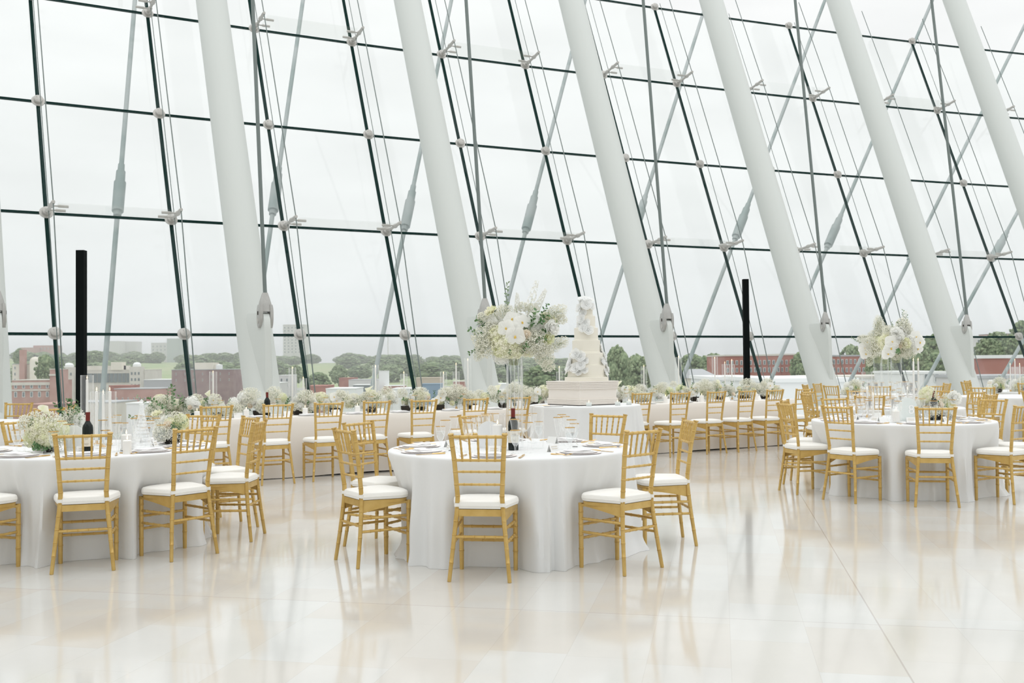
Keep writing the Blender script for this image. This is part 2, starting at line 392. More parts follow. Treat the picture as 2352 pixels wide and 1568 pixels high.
# columns, big cables
TC = {-1: -.56, 0: 1.416, 1: 3.401, 2: 5.379, 3: 7.33, 4: 9.311, 5: 11.296}
SOCK = {-1: (-6, 668, 752), 0: (609, 672, 753), 1: (1114, 685, 757), 2: (1532, 697, 762), 3: (1896, 716, 762), 4: (2221, 722, 766), 5: (2510, 728, 768)}
CU0, CU1, CR = -.6943, .4732, .2872*SC/2
def colpt(t, z):
    h = (z-EYE)/SC; return wallpt(t, h, CU0+CU1*h)
CN = ['far left edge', 'left', 'centre left', 'centre', 'centre right', 'right', 'far right']
for i in range(-1, 6):
    t = TC[i]; o = empty('column', colpt(t, 0)); L0 = colpt(t, 0)
    tag(o, 'thick white leaning column, %s from the left' % ordn(i+1), 'column', 'leaning white columns')
    mb = MB(); mb.tube([colpt(t, 0)-L0, colpt(t, 13)-L0], CR, 40)
    link('shaft', mb.mesh('column_shaft', M['paint']), o)
    px, y0, y1 = SOCK[i]
    # socket hangs inward of the column axis; depth of that line
    n = inward(t); tg = Vector((-n.y, n.x, 0))
    # depth where the cable line (u=-.866+.1228h) passes
    hh = ((834-y1+20)/F_PX*((colpt(t, 2).y)))/SC
    cb = wallpt(t, hh, -.90+.12*hh)
    Y = cb.y
    top = at(px, y0, Y); bot = at(px, y1, Y)
    Ls = (top-bot).length
    # fin plate: from column out to below the socket
    pc = bot + Vector((0, 0, Ls*.44))
    inn = Vector((n.x, n.y, 0))
    zt = pc.z
    A = []
    for z in (0.0, .5, 1.0, zt-.28, zt-.12, zt-.03, zt):
        ax = colpt(t, z); base = Vector((pc.x, pc.y, z))
        ext = {0.0: .26, .5: .22, 1.0: .185}.get(z, .15 if z < zt-.15 else (.12 if z < zt-.1 else (.07 if z < zt-.01 else .0)))
        A.append((ax, base+inn*ext, z))
    mb = MB(); th = min(.055, Ls*.09); vs = []
    for ax, out, z in A:
        a_ = Vector((ax.x, ax.y, z)); sdv = (out-a_); sdv.z = 0
        w_ = Vector((-sdv.y, sdv.x, 0)).normalized()*th
        for p, q in ((a_, CR*.93/th), (a_.lerp(out, .5), 2.6 if z < zt-.05 else 2.2), (out, 1.0)):
            vs += [p+w_*q-L0, p-w_*q-L0]
    fs = []
    for j in range(len(A)-1):
        b0 = j*6; b1 = b0+6
        fs += [(b0, b0+2, b1+2, b1), (b0+2, b0+4, b1+4, b1+2), (b0+3, b0+1, b1+1, b1+3), (b0+5, b0+3, b1+3, b1+5), (b0+4, b0+5, b1+5, b1+4)]
    nv = len(vs); fs += [(nv-6, nv-4, nv-3, nv-5), (nv-4, nv-2, nv-1, nv-3)]
    mb.add(vs, fs)
    link('fin_plate', mb.mesh('column_fin', M['paint']), o)
    # cable thing
    c = empty('hanging_cable', bot)
    tag(c, 'thick steel cable with forked socket beside the %s column from the left' % ordn(i+1), 'cable', 'hanging cables with forked sockets')
    e_top = wallpt(t, 5.6, -.866+.1228*5.6)
    mb = MB(); mb.tube([top-bot-Vector((0, 0, .05)), e_top-bot], .031, 12); link('strand', mb.mesh('cable_strand', M['cable']), c)
    # socket: solid tapered head opening into two cheeks
    mb = MB(); wd = Ls*.165; ZU = Vector((0, 0, 1))
    def hwf(f): return wd*(.36+.64*sin(PI/2*min(1, f/.62))**1.1) if f < .66 else wd*sqrt(max(0, 1-((f-.66)/.345)**2))
    def thf(f): return Ls*(.075+.125*sin(PI/2*min(1, f/.55)))
    vs = []; fs = []; NA = 16; NF = 12
    for j in range(NF+1):
        f = .54*j/NF
        for q in range(NA):
            a = 2*PI*q/NA; ca, sa = cos(a), sin(a); e = .75
            vs.append(n*(hwf(f)*(abs(ca)**e)*(1 if ca > 0 else -1))+tg*(thf(f)*(abs(sa)**e)*(1 if sa > 0 else -1))+ZU*(Ls*(1-f)))
    for j in range(NF):
        for q in range(NA): fs.append((j*NA+(q+1) % NA, j*NA+q, (j+1)*NA+q, (j+1)*NA+(q+1) % NA))
    fs.append(tuple(range(NA))); fs.append(tuple(NF*NA+NA-1-q for q in range(NA)))
    mb.add(vs, fs)
    for sg in (-1, 1):
        vs = []; fs = []; NC = 12
        for j in range(NC+1):
            f = .34+.66*j/NC; hw = hwf(f); o1 = thf(f); o0 = Ls*.105
            for x_, y_ in ((-hw, o0), (hw, o0), (hw*.93, o1), (-hw*.93, o1)): vs.append(n*x_+tg*(sg*y_)+ZU*(Ls*(1-f)))
        for j in range(NC):
            for q in range(4): fs.append((j*4+q, j*4+(q+1) % 4, j*4+4+(q+1) % 4, j*4+4+q))
        fs.append((3, 2, 1, 0)); fs.append(tuple(NC*4+q for q in range(4)))
        mb.add(vs, fs)
    link('fork_socket', mb.mesh('fork_socket', M['socket']), c)
    mb = MB(); z = Ls*.2; mb.tube([tg*-.215*Ls+Vector((0, 0, z)), tg*.215*Ls+Vector((0, 0, z))], Ls*.075, 20); link('pin', mb.mesh('socket_pin', M['steel']), c)
    for sg in (-1, 1):
        mb = MB(); mb.box(tg*(sg*.201*Ls)+Vector((0, 0, Ls*.42)), (.02, .02, Ls*.10)); link('slot', mb.mesh('socket_slot', M['rubber'], False), c)

# outside tie rods
RODS = [((237, 890), (310, 0), .49), ((585, 780), (696, 0), .55), ((866, 835), (1037, 0), .56), ((1129, 835), (1344, 0), .59), ((1372, 800), (1612, 40), .6), ((1579, 840), (1895, 0), .62), ((1776, 859), (2142, 0), .64), ((1945, 890), (2382, 0), .64), ((2127, 876), (2600, 0), .63), ((2296, 876), (2800, 0), .63)]
for i, (a, b, tb) in enumerate(RODS):
    # bottom lies 6 m outside, top 11 m outside the eye level glass line
    def hit(px, py, off):
        lo, hi = -4.0, 16.0
        for _ in range(40):
            m_ = (lo+hi)/2; x, y, aa = arc(m_); d = aa+WP[5]+WP[6]*m_
            X, Y = (x-sin(d)*off)*SC, (y+cos(d)*off)*SC
            if X/Y < at(px, py, 10).x/10: lo = m_
            else: hi = m_
        return Y
    Y0 = hit(a[0], a[1], 2.4); Y1 = hit(b[0], b[1], 4.6)
    p0, p1 = at(a[0], a[1], Y0), at(b[0], b[1], Y1)
    d = (p1-p0).normalized(); L_ = (p1-p0).length; q0 = p0-d*4.0; q1 = p1+d*2
    o = empty('tie_rod', q0); tag(o, 'grey tie rod slanting outside the glass, %s from the left' % ordn(i), 'rod', 'slanting tie rods outside the glass')
    mb = MB(); mb.tube([q0-q0, q1-q0], .055, 12); link('rod', mb.mesh('tie_rod_bar', M['cable_far']), o)
    c_ = 4.0+L_*(1-(tb)) if False else 4.0+L_*(.46 if i < 1 else .40-.012*i)
    mb = MB(); prof = [(-.72, .07), (-.71, .10), (-.60, .11), (-.59, .15), (.20, .155), (.21, .125), (.5, .12), (.51, .09), (.70, .085), (.71, .06)]
    mb.tube([d*(c_+z) for z, r in prof], [r*.85 for z, r in prof], 14); link('turnbuckle', mb.mesh('turnbuckle', M['cable_far']), o)

# black posts
for px, yt, Y, w, lab in ((187, 575, 12.5, .10, 'tall black square post at left behind the left round table'), (1712, 641, 18.0, .10, 'tall black square post behind the right half of the long table')):
    p = at(px, yt, Y); H = p.z
    o = empty('black_post', (p.x, Y, 0)); tag(o, lab, 'post')
    mb = MB(); mb.box((0, 0, H*.28), (w, w, H*.56)); mb.box((0, 0, H*.78), (w, w, H*.44)); link('post', mb.mesh('post', M['black'], False), o)
    mb = MB(); mb.box((0, -.0, .01), (w*2.2, w*2.2, .02)); link('base_plate', mb.mesh('base_plate', M['black'], False), o)

# ------------------------------------------------------------------ room shell
poly = [(wallpt(t, HS[0], WP[4]*HS[0]).x, wallpt(t, HS[0], WP[4]*HS[0]).y) for t in range(T0_, T1_+1)]
fl = [(poly[0][0], -10)]+[(poly[-1][0], -10)]+[poly[-1]]+poly[::-1][1:]
mb = MB(); mb.prism(fl, -.3, 0); struct('floor', mb.mesh('floor', M['floor'], False))
WHITE = mat('white_plaster', (.80, .80, .79), .9)
mb = MB(); mb.box(((poly[0][0]+poly[-1][0])/2, -10.1, 9), (poly[-1][0]-poly[0][0], .2, 18)); struct('wall_back', mb.mesh('wall', WHITE, False))
mb = MB(); mb.box((poly[0][0]-.1, (poly[0][1]-10)/2, 3), (.2, poly[0][1]+10, 6)); struct('wall_left', mb.mesh('wall', WHITE, False))

# ------------------------------------------------------------------ chair (origin: midpoint of the rear feet, sitter faces +y)
def bar(mb, a, b, r, rings=(.2, .4, .6, .8), n=8, ring=1.17, rl=.007):
    a, b = Vector(a), Vector(b); L = (b-a).length; st = [(0, r)]
    for f in rings:
        w = rl/L
        st += [(f-w, r), (f-w*.8, r*ring), (f-w*.2, r*ring), (f, r*.98), (f+w*.2, r*ring), (f+w*.8, r*ring), (f+w, r)]
    st.append((1, r)); mb.tube([a+(b-a)*f for f, _ in st], [q for _, q in st], n)
def post_xy(z):  # rear post path: half spacing and y
    pts = [(0, .191, 0), (.25, .166, .032), (.44, .146, .05), (.52, .141, .048), (.75, .155, .020), (.925, .171, -.016)]
    for (z0, x0, y0), (z1, x1, y1) in zip(pts, pts[1:]):
        if z <= z1: f = (z-z0)/(z1-z0); return x0+(x1-x0)*f, y0+(y1-y0)*f
    return pts[-1][1:]
def make_chair():
    root = empty('chiavari_chair', (0, 0, 0))
    # seat outline
    def outline(gr, nn=9):
        pts = [(-.142-gr, .045-gr*.4)]
        for k in range(nn+1):
            a = PI - (PI/2)*k/nn; pts.append((-.09+(.11+gr)*cos(a) if False else -.12+(.078+gr)*cos(a), .30+(.085+gr)*sin(a)))
        for k in range(1, nn): pts.append((-.12+.24*k/nn, .385+gr+.018*sin(PI*k/nn)))
        for k in range(nn+1):
            a = PI/2 - (PI/2)*k/nn; pts.append((.12+(.078+gr)*cos(a), .30+(.085+gr)*sin(a)))
        pts.append((.142+gr, .045-gr*.4)); return pts
    mb = MB(); mb.prism(outline(.006)[::-1], .424, .446)
    for s in (-1, 1):   # curved side aprons
        N_ = 8; vs = []
        for k in range(N_+1):
            f = k/N_; x = .146+(.188-.146)*sin(f*PI/2); y = .055+(.375-.055)*f; z0 = .424-(.052*(1-f)**1.6+.012)
            for dx in (-.007, .007): vs += [(s*(x+dx), y, z0), (s*(x+dx), y, .426)]
        fs = []
        for k in range(N_):
            b0 = k*4; b1 = b0+4; fs += [(b0, b0+1, b1+1, b1), (b0+2, b1+2, b1+3, b0+3), (b0, b1, b1+2, b0+2)]
        mb.add(vs, fs)
    mb.box((0, .05, .418), (.27, .016, .03)); mb.box((0, .385, .414), (.33, .016, .024))
    link('seat_frame', mb.mesh('seat_frame', M['gold']), root)
    # cushion
    mb = MB(); base = outline(.016)
    n = len(base); cx, cy = 0, .215; vs = []
    rings = [(.90, .448), (.985, .450), (1.0, .458), (1.0, .466), (1.008, .469), (1.0, .472), (.995, .484), (.96, .494), (.85, .500), (.55, .504), (.2, .505)]
    for sc_, z in rings:
        for x, y in base: vs.append((cx+(x-cx)*sc_, cy+(y-cy)*sc_, z))
    fs = []
    for i in range(len(rings)-1):
        for k in range(n): k2 = (k+1) % n; fs.append((i*n+k2, i*n+k, (i+1)*n+k, (i+1)*n+k2))
    fs.append(tuple(range(n))); fs.append(tuple((len(rings)-1)*n+n-1-k for k in range(n)))
    mb.add(vs, fs); cu = link('cushion', mb.mesh('cushion', M['cushion']), root)
    for s in (-1, 1):
        x, y = post_xy(.475); mb = MB(); mb.lathe([(.0185, -.011), (.0205, -.011), (.0205, .011), (.0185, .011)], (s*x, y, .475), 12)
        mb.box((s*x*.93, y+.03, .475), (.012, .05, .02)); link('strap', mb.mesh('strap', M['strap']), cu)
    # rear posts
    for s in (-1, 1):
        mb = MB(); zs = [0, .004]; rr = [.0115, .0125]
        zz = .02
        ringz = [.115, .20, .285, .37, .455, .53, .603, .684, .762, .845]
        Z = [0, .03]
        seq = [(0, .0118), (.006, .0128)]
        for rz_ in ringz:
            b = .0125+.0028*min(1, rz_/.4)
            seq += [(rz_-.006, b), (rz_-.0045, b*1.09), (rz_-.001, b*1.09), (rz_, b*.98), (rz_+.001, b*1.09), (rz_+.0045, b*1.09), (rz_+.006, b)]
        seq += [(.895, .0158), (.902, .0135), (.906, .0175), (.912, .0135), (.917, .0185), (.925, .0195)]
        pts = []
        for z, r in seq: x, y = post_xy(z); pts.append((s*x, y, z))
        mb.tube(pts, [r for _, r in seq], 10); link('back_post', mb.mesh('back_post', M['gold']), root)
        mb = MB(); seq = [(0, .0135), (.006, .0145)]
        for rz_ in (.125, .215, .29, .37): seq += [(rz_-.007, .0158), (rz_-.005, .0178), (rz_-.001, .0178), (rz_, .0157), (rz_+.001, .0178), (rz_+.005, .0178), (rz_+.007, .0158)]
        seq += [(.43, .0165)]
        mb.tube([(s*(.1804+.002*z), .3844, z) for z, r in seq], [r for _, r in seq], 10); link('leg', mb.mesh('front_leg', M['gold']), root)
    # stretchers
    def str_(a, b, flat=False):
        mb = MB(); bar(mb, a, b, .0095); link('stretcher', mb.mesh('stretcher', M['gold']), root)
    for s in (-1, 1):
        for zr, zf in ((.325, .325), (.238, .238)):
            x, y = post_xy(zr); str_((s*x, y, zr), (s*.181, .384, zf))
    str_((-.181, .384, .285), (.181, .384, .285)); str_((-.181, .384, .195), (.181, .384, .195))
    x, y = post_xy(.275); str_((-x, y, .275), (x, y, .275))
    # back rails
    for z, r in ((.905, .0105), (.757, .0092), (.684, .0078), (.603, .0078)):
        x, y = post_xy(z); mb = MB(); bar(mb, (-x, y, z), (x, y, z), r, rings=(1/6, 2/6, 3/6, 4/6, 5/6)); link('back_rail', mb.mesh('back_rail', M['gold']), root)
    x1, y1 = post_xy(.905); x0, y0 = post_xy(.757)
    for k in range(1, 6):
        f = k/6; mb = MB(); bar(mb, (-x0+2*x0*f, y0, .757), (-x1+2*x1*f, y1, .905), .0068, rings=(.3, .5, .72), n=7)
        link('spindle', mb.mesh('spindle', M['gold']), root)
    return root
CHAIRS = [
 # key, x, y, heading, label, group
 ('C1', -.218, 6.239, -.129, 'gold chiavari chair with its back to the camera, nearest at the centre round table'),
 ('C2', -1.146, 6.84, -1.003, 'gold chiavari chair at the left front of the centre round table'),
 ('C3', -1.178, 7.682, -2.104, 'gold chiavari chair at the left rear of the centre round table'),
 ('C4', .843, 6.507, .75, 'gold chiavari chair at the right front of the centre round table'),
 ('C5', 1.332, 7.584, 1.663, 'gold chiavari chair seen from the side, right end of the centre round table'),
 ('C6', .801, 8.454, 2.476, 'gold chiavari chair behind the right rear of the centre round table'),
 ('C7', -.312, 8.625, -2.50, 'gold chiavari chair half hidden by glasses behind the centre round table'),
 ('E0', -3.701, 6.564, -.329, 'gold chiavari chair cut off by the left photo edge at the left round table'),
 ('E1', -2.867, 6.649, .311, 'gold chiavari chair with its back to the camera at the left round table'),
 ('E2', -2.274, 7.127, .919, 'gold chiavari chair at the right front of the left round table'),
 ('E3', -2.028, 7.93, 1.542, 'gold chiavari chair seen edge on at the right of the left round table'),
 ('E4', -2.277, 8.606, 2.205, 'gold chiavari chair at the right rear of the left round table'),
 ('E5', -2.822, 9.069, 2.811, 'gold chiavari chair facing the camera behind the left round table'),
 ('c2', -4.12, 8.33, -1.9, 'gold chiavari chair at the left rear of the left round table'),
 ('a', -6.24, 12.583, 3.097, 'distant gold chair beside the left edge column, farthest of the chairs at left'),
 ('b', -5.039, 10.832, 1.0, 'distant gold chair behind the calla lily at left'),
 ('b2', -5.25, 11.855, 1.75, 'distant gold chair seen edge on beside the left black post'),
 ('L2', -2.692, 11.437, .53, 'gold chair at the long table, below the leftmost wine bottle on it'),
 ('L1', -3.30, 11.10, .53, 'gold chair at the long table, leftmost of its row'),
 ('L3', -2.171, 11.762, .515, 'gold chair at the long table, second to the right of its wine bottle'),
 ('L4', -1.65, 12.093, .56, 'gold chair at the long table behind the left rear chair of the centre table'),
 ('L5', -1.103, 12.379, .531, 'gold chair at the long table, second left of the tall flower vase'),
 ('L6', -.472, 12.746, .523, 'gold chair at the long table, first left of the tall flower vase'),
 ('L7', .076, 13.10, .53, 'gold chair at the long table between the tall flower vase and the cake'),
 ('L7b', 1.853, 14.30, .513, 'gold chair at the long table, partly behind the cake table'),
 ('L8', 2.408, 14.333, .526, 'gold chair at the long table, first clear to the right of the cake table'),
 ('L9', 3.008, 14.72, .52, 'gold chair at the long table, second clear to the right of the cake table'),
 ('L10', 3.532, 15.02, .58, 'gold chair at the long table, third clear to the right of the cake table'),
 ('L11', 4.019, 15.28, .553, 'gold chair at the long table, fourth clear to the right of the cake table'),
 ('L12', 4.573, 15.64, .524, 'gold chair at the far right end of the long table'),
 ('X', 2.84, 10.33, -1.35, 'gold chair at the left front of the right round table, nearer of two overlapping'),
 ('Y', 3.071, 11.196, -2.05, 'gold chair at the left rear of the right round table, farther of two overlapping'),
 ('D1', 3.139, 9.633, -.99, 'gold chair at the left front of the right round table numbered 8'),
 ('D2', 3.902, 9.199, -.183, 'gold chair with its back to the camera at the round table numbered 8'),
 ('D3', 4.831, 9.423, .576, 'gold chair cut by the right photo edge at the round table numbered 8'),
 ('s', 5.36, 10.2, 1.5, 'gold chair at the right end of the round table numbered 8'),
 ('r', 5.252, 10.924, 2.039, 'gold chair facing left at the right rear of the round table numbered 8'),
 ('h', 3.772, 11.645, -2.868, 'gold chair facing the camera at the left back of the round table numbered 8'),
 ('u', 4.86, 11.55, 2.6, 'gold chair facing the camera behind the flowers of the round table numbered 8'),
 ('Z', 3.889, 13.168, -1.498, 'gold chair seen edge on at the left of the round table behind number 8'),
 ('e', 4.237, 14.217, -2.405, 'gold chair at the left rear of the round table behind number 8'),
 ('i', 4.40, 12.28, -.45, 'gold chair with its back to us at the round table behind number 8'),
 ('i2', 5.05, 14.5, 3.05, 'gold chair facing us at the far side of the round table behind number 8'),
 ('q', 5.95, 12.40, .773, 'gold chair at the right front of the round table behind number 8'),
 ('p', 6.25, 13.45, 1.75, 'gold chair at the right of the round table behind number 8'),
 ('o', 6.10, 14.20, 2.3, 'gold chair at the right rear of the round table behind number 8'),
 ('f', 5.858, 19.113, -2.3, 'far gold chair at the back left of the farthest visible round table'),
 ('g', 5.582, 17.444, -1.107, 'far gold chair at the front left of the far round table by the right columns'),
 ('d', 5.385, 18.295, -1.6, 'far gold chair seen edge on at the left of the far round table'),
 ('i3', 6.219, 16.85, -.5, 'far gold chair hidden among glasses at the near side of the far round table'),
 ('k', 7.10, 16.75, .3, 'far gold chair with its back to us at the far round table'),
 ('j', 7.97, 18.3, 1.5, 'far gold chair at the right of the far round table, left of the last column'),
 ('n', 7.37, 15.62, -.55, 'gold chair with slanted back left of the rightmost tables, behind table 8'),
 ('n2', 8.35, 15.50, .15, 'gold chair with its back to us at the second far table from right'),
 ('l', 8.75, 19.2, -1.5, 'farthest gold chair seen edge on in front of the last white column'),
 ('m', 9.35, 20.45, -2.3, 'farthest gold chair facing us in front of the last white column'),
 ('t', 9.35, 18.05, -.5, 'far gold chair near the right photo edge before the candle cluster'),
 ('v', 6.98, 13.3, -1.0, 'gold chair at the left of the rightmost round table'),
]
proto = make_chair(); first = True
TD = {'T0': (-6.35, 11.45), 'T1': (-.02, 7.45), 'T2': (-3.29, 7.77), 'T3': (4.07, 10.43), 'T5': (5.05, 13.3), 'T6': (6.75, 18.0), 'T7': (8.25, 14.0), 'T8': (8.45, 16.75), 'T9': (10.1, 19.4)}
GRP = {'C': 'chairs around the centre round table', 'E': 'chairs around the left round table', 'L': 'chairs along the long table', 'D': 'chairs around the right round table'}
for key, x, y, a, lab in CHAIRS:
    o = proto if first else copy_tree(proto); first = False
    o.location = (x, y, 0); o.rotation_euler = (0, 0, a)
    tag(o, lab, 'chair', GRP.get(key[0], 'chairs at the round tables'))

# ------------------------------------------------------------------ tables and cloths
HT = .735
RTOP = .905
def cloth_round(R, h, c, dents, seed, N=360, folds=24, puddle=True, amp=.055, flare=.02):
    rnd = random.Random(seed)
    ph = [rnd.uniform(0, 2*PI) for _ in range(6)]
    BP = [(rnd.uniform(0, 2*PI), rnd.uniform(.022, .055), rnd.uniform(.5, 1.3), rnd.uniform(-.05, .05)) for _ in range(folds)]
    def fold(a, t=1):
        q = -.35
        for (a0, w_, am, tw) in BP:
            d = abs((a-a0-tw*t+PI) % (2*PI)-PI)/w_
            if d < 3: q += am*math.exp(-d*d)
        return q+.18*sin(7*a+ph[0])+.12*sin(13*a+ph[1])
    MV = 22; vs = []; fs = []
    rings = [(0.0, h)]+[(R*q, h) for q in (.3, .6, .85, .96)]+[(R-.006, h-.0015), (R+.001, h-.007), (R+.004, h-.016)]
    vs.append((0, 0, h))
    for r, z in rings[1:]:
        for k in range(N): a = 2*PI*k/N; vs.append((r*cos(a), r*sin(a), z))
    for j in range(1, MV+1):
        t = j/MV
        for k in range(N):
            a = 2*PI*k/N; F = fold(a, t)
            env = min(1, t*1.5)**.9
            r = R+.004+flare*env*t+amp*env*F
            z = (h-.016)*(1-t)+.004
            for (da, dd, wd) in dents:
                q = abs((a-da+PI) % (2*PI)-PI)
                w = max(0, min(1, (wd+.10-q)/.14)); w = w*w*(3-2*w)
                lim = max(dd, R-.34)+.030*F*t
                ts = min(1, t*2.2); ts = ts*ts*(3-2*ts)
                if r > lim: r = r+(lim-r)*w*ts
            if puddle and t > .86:
                pd = max(0, sin(3*a+ph[1])+.5*sin(7*a+ph[4])) ; r += .05*((t-.86)/.14)**1.5*pd
            if j == MV: z = .0008
            vs.append((r*cos(a), r*sin(a), max(z, .0008)))
    for k in range(N): fs.append((0, 1+k, 1+(k+1) % N))
    nr = len(rings)-1+MV
    for i in range(nr-1):
        for k in range(N):
            k2 = (k+1) % N; fs.append((1+i*N+k, 1+(i+1)*N+k, 1+(i+1)*N+k2, 1+i*N+k2))
    mb = MB(); mb.add(vs, fs); return mb
TN = {'T0': 'far left round table', 'T1': 'centre round table', 'T2': 'left round table', 'T3': 'right round table numbered 8', 'T5': 'round table just behind number 8', 'T6': 'far round table by the right columns', 'T7': 'rightmost round table at the photo edge', 'T8': 'second far round table from the right', 'T9': 'farthest round table at the right edge', 'T4': 'round cake table'}
def table(key, c, R, h, mat_, seed, dents, puddle=True, **kw):
    t = empty('round_table', (c[0], c[1], 0)); tag(t, 'round folding table under the white cloth, the '+TN[key], 'table', 'round banquet tables')
    mb = MB(); mb.lathe([(0, h-.03), (R-.01, h-.03), (R-.01, h-.005), (0, h-.005)], n=48); link('tabletop', mb.mesh('tabletop', M['rubber']), t)
    for k in range(4):
        a = PI/4+k*PI/2; mb = MB(); mb.tube([(R*.5*cos(a), R*.5*sin(a), 0), (R*.45*cos(a), R*.45*sin(a), h-.03)], .014, 8); link('leg', mb.mesh('table_leg', M['rubber']), t)
    cl = link('tablecloth', cloth_round(R, h, c, dents, seed, puddle=puddle, **kw).mesh('tablecloth', mat_), None, (c[0], c[1], 0))
    tag(cl, 'white floor-length tablecloth draped over the '+TN[key], 'tablecloth', 'round tablecloths')
def dents_for(c, R, extra=()):
    out = []
    for key, x, y, a, lab in CHAIRS:
        fx, fy = x-sin(a)*.405, y+cos(a)*.405
        d = math.hypot(fx-c[0], fy-c[1])
        if d < R+.16 and math.hypot(x-c[0], y-c[1]) < R+.75:
            # cloth hangs in front of the seat front edge
            out.append((math.atan2(fy-c[1], fx-c[0]), d-.045 if d < R+.06 else R+.01, .19/max(.5, d)))
    return out
for key, c in TD.items():
    table(key, c, RTOP, HT, M['cloth'], sum(map(ord, key)), dents_for(c, RTOP), True)
CK = (.97, 13.42)
table('T4', CK, .745, .80, M['cloth'], 99, [], True, flare=.075)

# long table
LA = .514; LD = Vector((cos(LA), sin(LA), 0)); LN = Vector((-sin(LA), cos(LA), 0))
LO = Vector((-3.98, 11.40, 0)); LLEN = 9.9; LDEP = .80; LH = .735
lt = empty('long_table', LO); lt.rotation_euler = (0, 0, LA); tag(lt, 'long banquet table under an ivory cloth in front of the white columns', 'table')
mb = MB(); mb.box((LLEN/2, LDEP/2, LH-.02), (LLEN-.04, LDEP-.04, .03)); link('tabletop', mb.mesh('tabletop', M['rubber'], False), lt)
for k in range(6):
    for yy in (.12, LDEP-.12):
        mb = MB(); mb.tube([(.3+k*(LLEN-.6)/5, yy, 0), (.3+k*(LLEN-.6)/5, yy, LH-.03)], .015, 8); link('leg', mb.mesh('table_leg', M['rubber']), lt)
def long_cloth():
    rnd = random.Random(5); per = []
    n1 = 260; r = .05
    def corner(cx, cy, a0): return [(cx+r*cos(a0+k*PI/12), cy+r*sin(a0+k*PI/12)) for k in range(7)]
    for k in range(n1): per.append((r+(LLEN-2*r)*k/n1, 0, 0, -1))
    for x, y in corner(LLEN-r, r, -PI/2): per.append((x, y, (x-LLEN+r)/r, (y-r)/r))
    for k in range(20): per.append((LLEN, r+(LDEP-2*r)*k/20, 1, 0))
    for x, y in corner(LLEN-r, LDEP-r, 0): per.append((x, y, (x-LLEN+r)/r, (y-LDEP+r)/r))
    for k in range(n1): per.append((LLEN-r-(LLEN-2*r)*k/n1, LDEP, 0, 1))
    for x, y in corner(r, LDEP-r, PI/2): per.append((x, y, (x-r)/r, (y-LDEP+r)/r))
    for k in range(20): per.append((0, LDEP-r-(LDEP-2*r)*k/20, -1, 0))
    for x, y in corner(r, r, PI): per.append((x, y, (x-r)/r, (y-r)/r))
    n = len(per); vs = []; fs = []; MV = 10
    vs += [(x, y, LH) for x, y, _, _ in per]
    vs += [(x+nx*.006, y+ny*.006, LH-.008) for x, y, nx, ny in per]
    for j in range(1, MV+1):
        t = j/MV
        for i, (x, y, nx, ny) in enumerate(per):
            s = x if abs(ny) > .5 else x+y
            F = .5*sin(s*4.1+.8*sin(s*1.3))+.5*sin(s*9.7+sin(s*2.1)*2)
            am = .011*t*F+.01*t
            vs.append((x+nx*(.008+am), y+ny*(.008+am), LH-.008-(LH-.02)*t + (.006*sin(s*3.3) if j == MV else 0)))
    fs.append(tuple(range(n)))
    for i in range(MV+1):
        for k in range(n): k2 = (k+1) % n; fs.append((i*n+k, (i+1)*n+k, (i+1)*n+k2, i*n+k2))
    mb = MB(); mb.add(vs, fs); return mb
o = link('tablecloth', long_cloth().mesh('long_tablecloth', M['ivory_cloth']), None, LO, LA)
tag(o, 'long ivory tablecloth hanging to the floor over the long table', 'tablecloth')
def onL(s, d, z=0): v = LO+LD*s+LN*d; return (v.x, v.y, LH+z)

# ------------------------------------------------------------------ tableware prototypes (meshes)
def goblet_me(H, rb, kind):
    mb = MB(); hb = H*.46 if kind != 'flute' else H*.42
    if kind == 'water': prof = [(.034, 0), (.034, .002), (.012, .006), (.006, .012), (.0055, .04), (.012, .055), (.024, .075), (.031, .10), (.034, H-.03), (.036, H)]
    elif kind == 'wine': prof = [(.036, 0), (.036, .002), (.010, .006), (.0045, .014), (.0042, .09), (.010, .10), (.028, .125), (.038, .155), (.040, .18), (.037, H)]
    else: prof = [(.033, 0), (.033, .002), (.009, .006), (.0042, .014), (.0042, .09), (.009, .10), (.016, .13), (.024, .17), (.034, H)]
    mb.lathe(prof, n=16); return mb.mesh(kind+'_glass', M['glass']), prof[-1][0], H
GL = {k: goblet_me(h, .03, k) for k, h in (('water', .165), ('wine', .215), ('flute', .235))}
RIM = {}; WAT = None
for k, (me, r, H) in GL.items():
    mb = MB(); mb.lathe([(r-.0006, H-.004), (r+.0006, H-.004), (r+.0007, H), (r-.0006, H), (r-.0006, H-.004)], n=16); RIM[k] = mb.mesh('gold_rim', M['gold_metal'])
mb = MB(); mb.lathe([(0, .057), (.0115, .057), (.023, .077), (.0302, .10), (.0325, .128), (0, .128)], n=16); WAT = mb.mesh('water', M['water'])
CUP = {'water': ('water_glass', 'gold-rimmed footed water glass'), 'wine': ('wine_glass', 'gold-rimmed stemmed wine glass'), 'flute': ('champagne_flute', 'gold-rimmed champagne flute')}
def cup(kind, loc, where, grp):
    nm, lab = CUP[kind]; o = empty(nm, loc, R_.uniform(0, 1)); tag(o, (lab+' '+where).replace('gold-rimmed stemmed', 'gold-rimmed') if len((lab+' '+where).split()) > 16 else lab+' '+where, 'glass', grp)
    link('bowl', GL[kind][0], o); link('rim', RIM[kind], o)
    if kind == 'water': link('water', WAT, o)
mb = MB(); mb.lathe([(0, .004), (.12, .0015), (.155, .004), (.160, .0065), (.158, .008), (.12, .0055), (0, .005)], n=40); CHG = mb.mesh('charger', M['blush'])
mb = MB(); mb.lathe([(0, .0), (.10, .0), (.128, .004), (.134, .0075), (.131, .0085), (.10, .0045), (0, .004)], n=36); PLT = mb.mesh('dinner_plate', M['porcelain'])
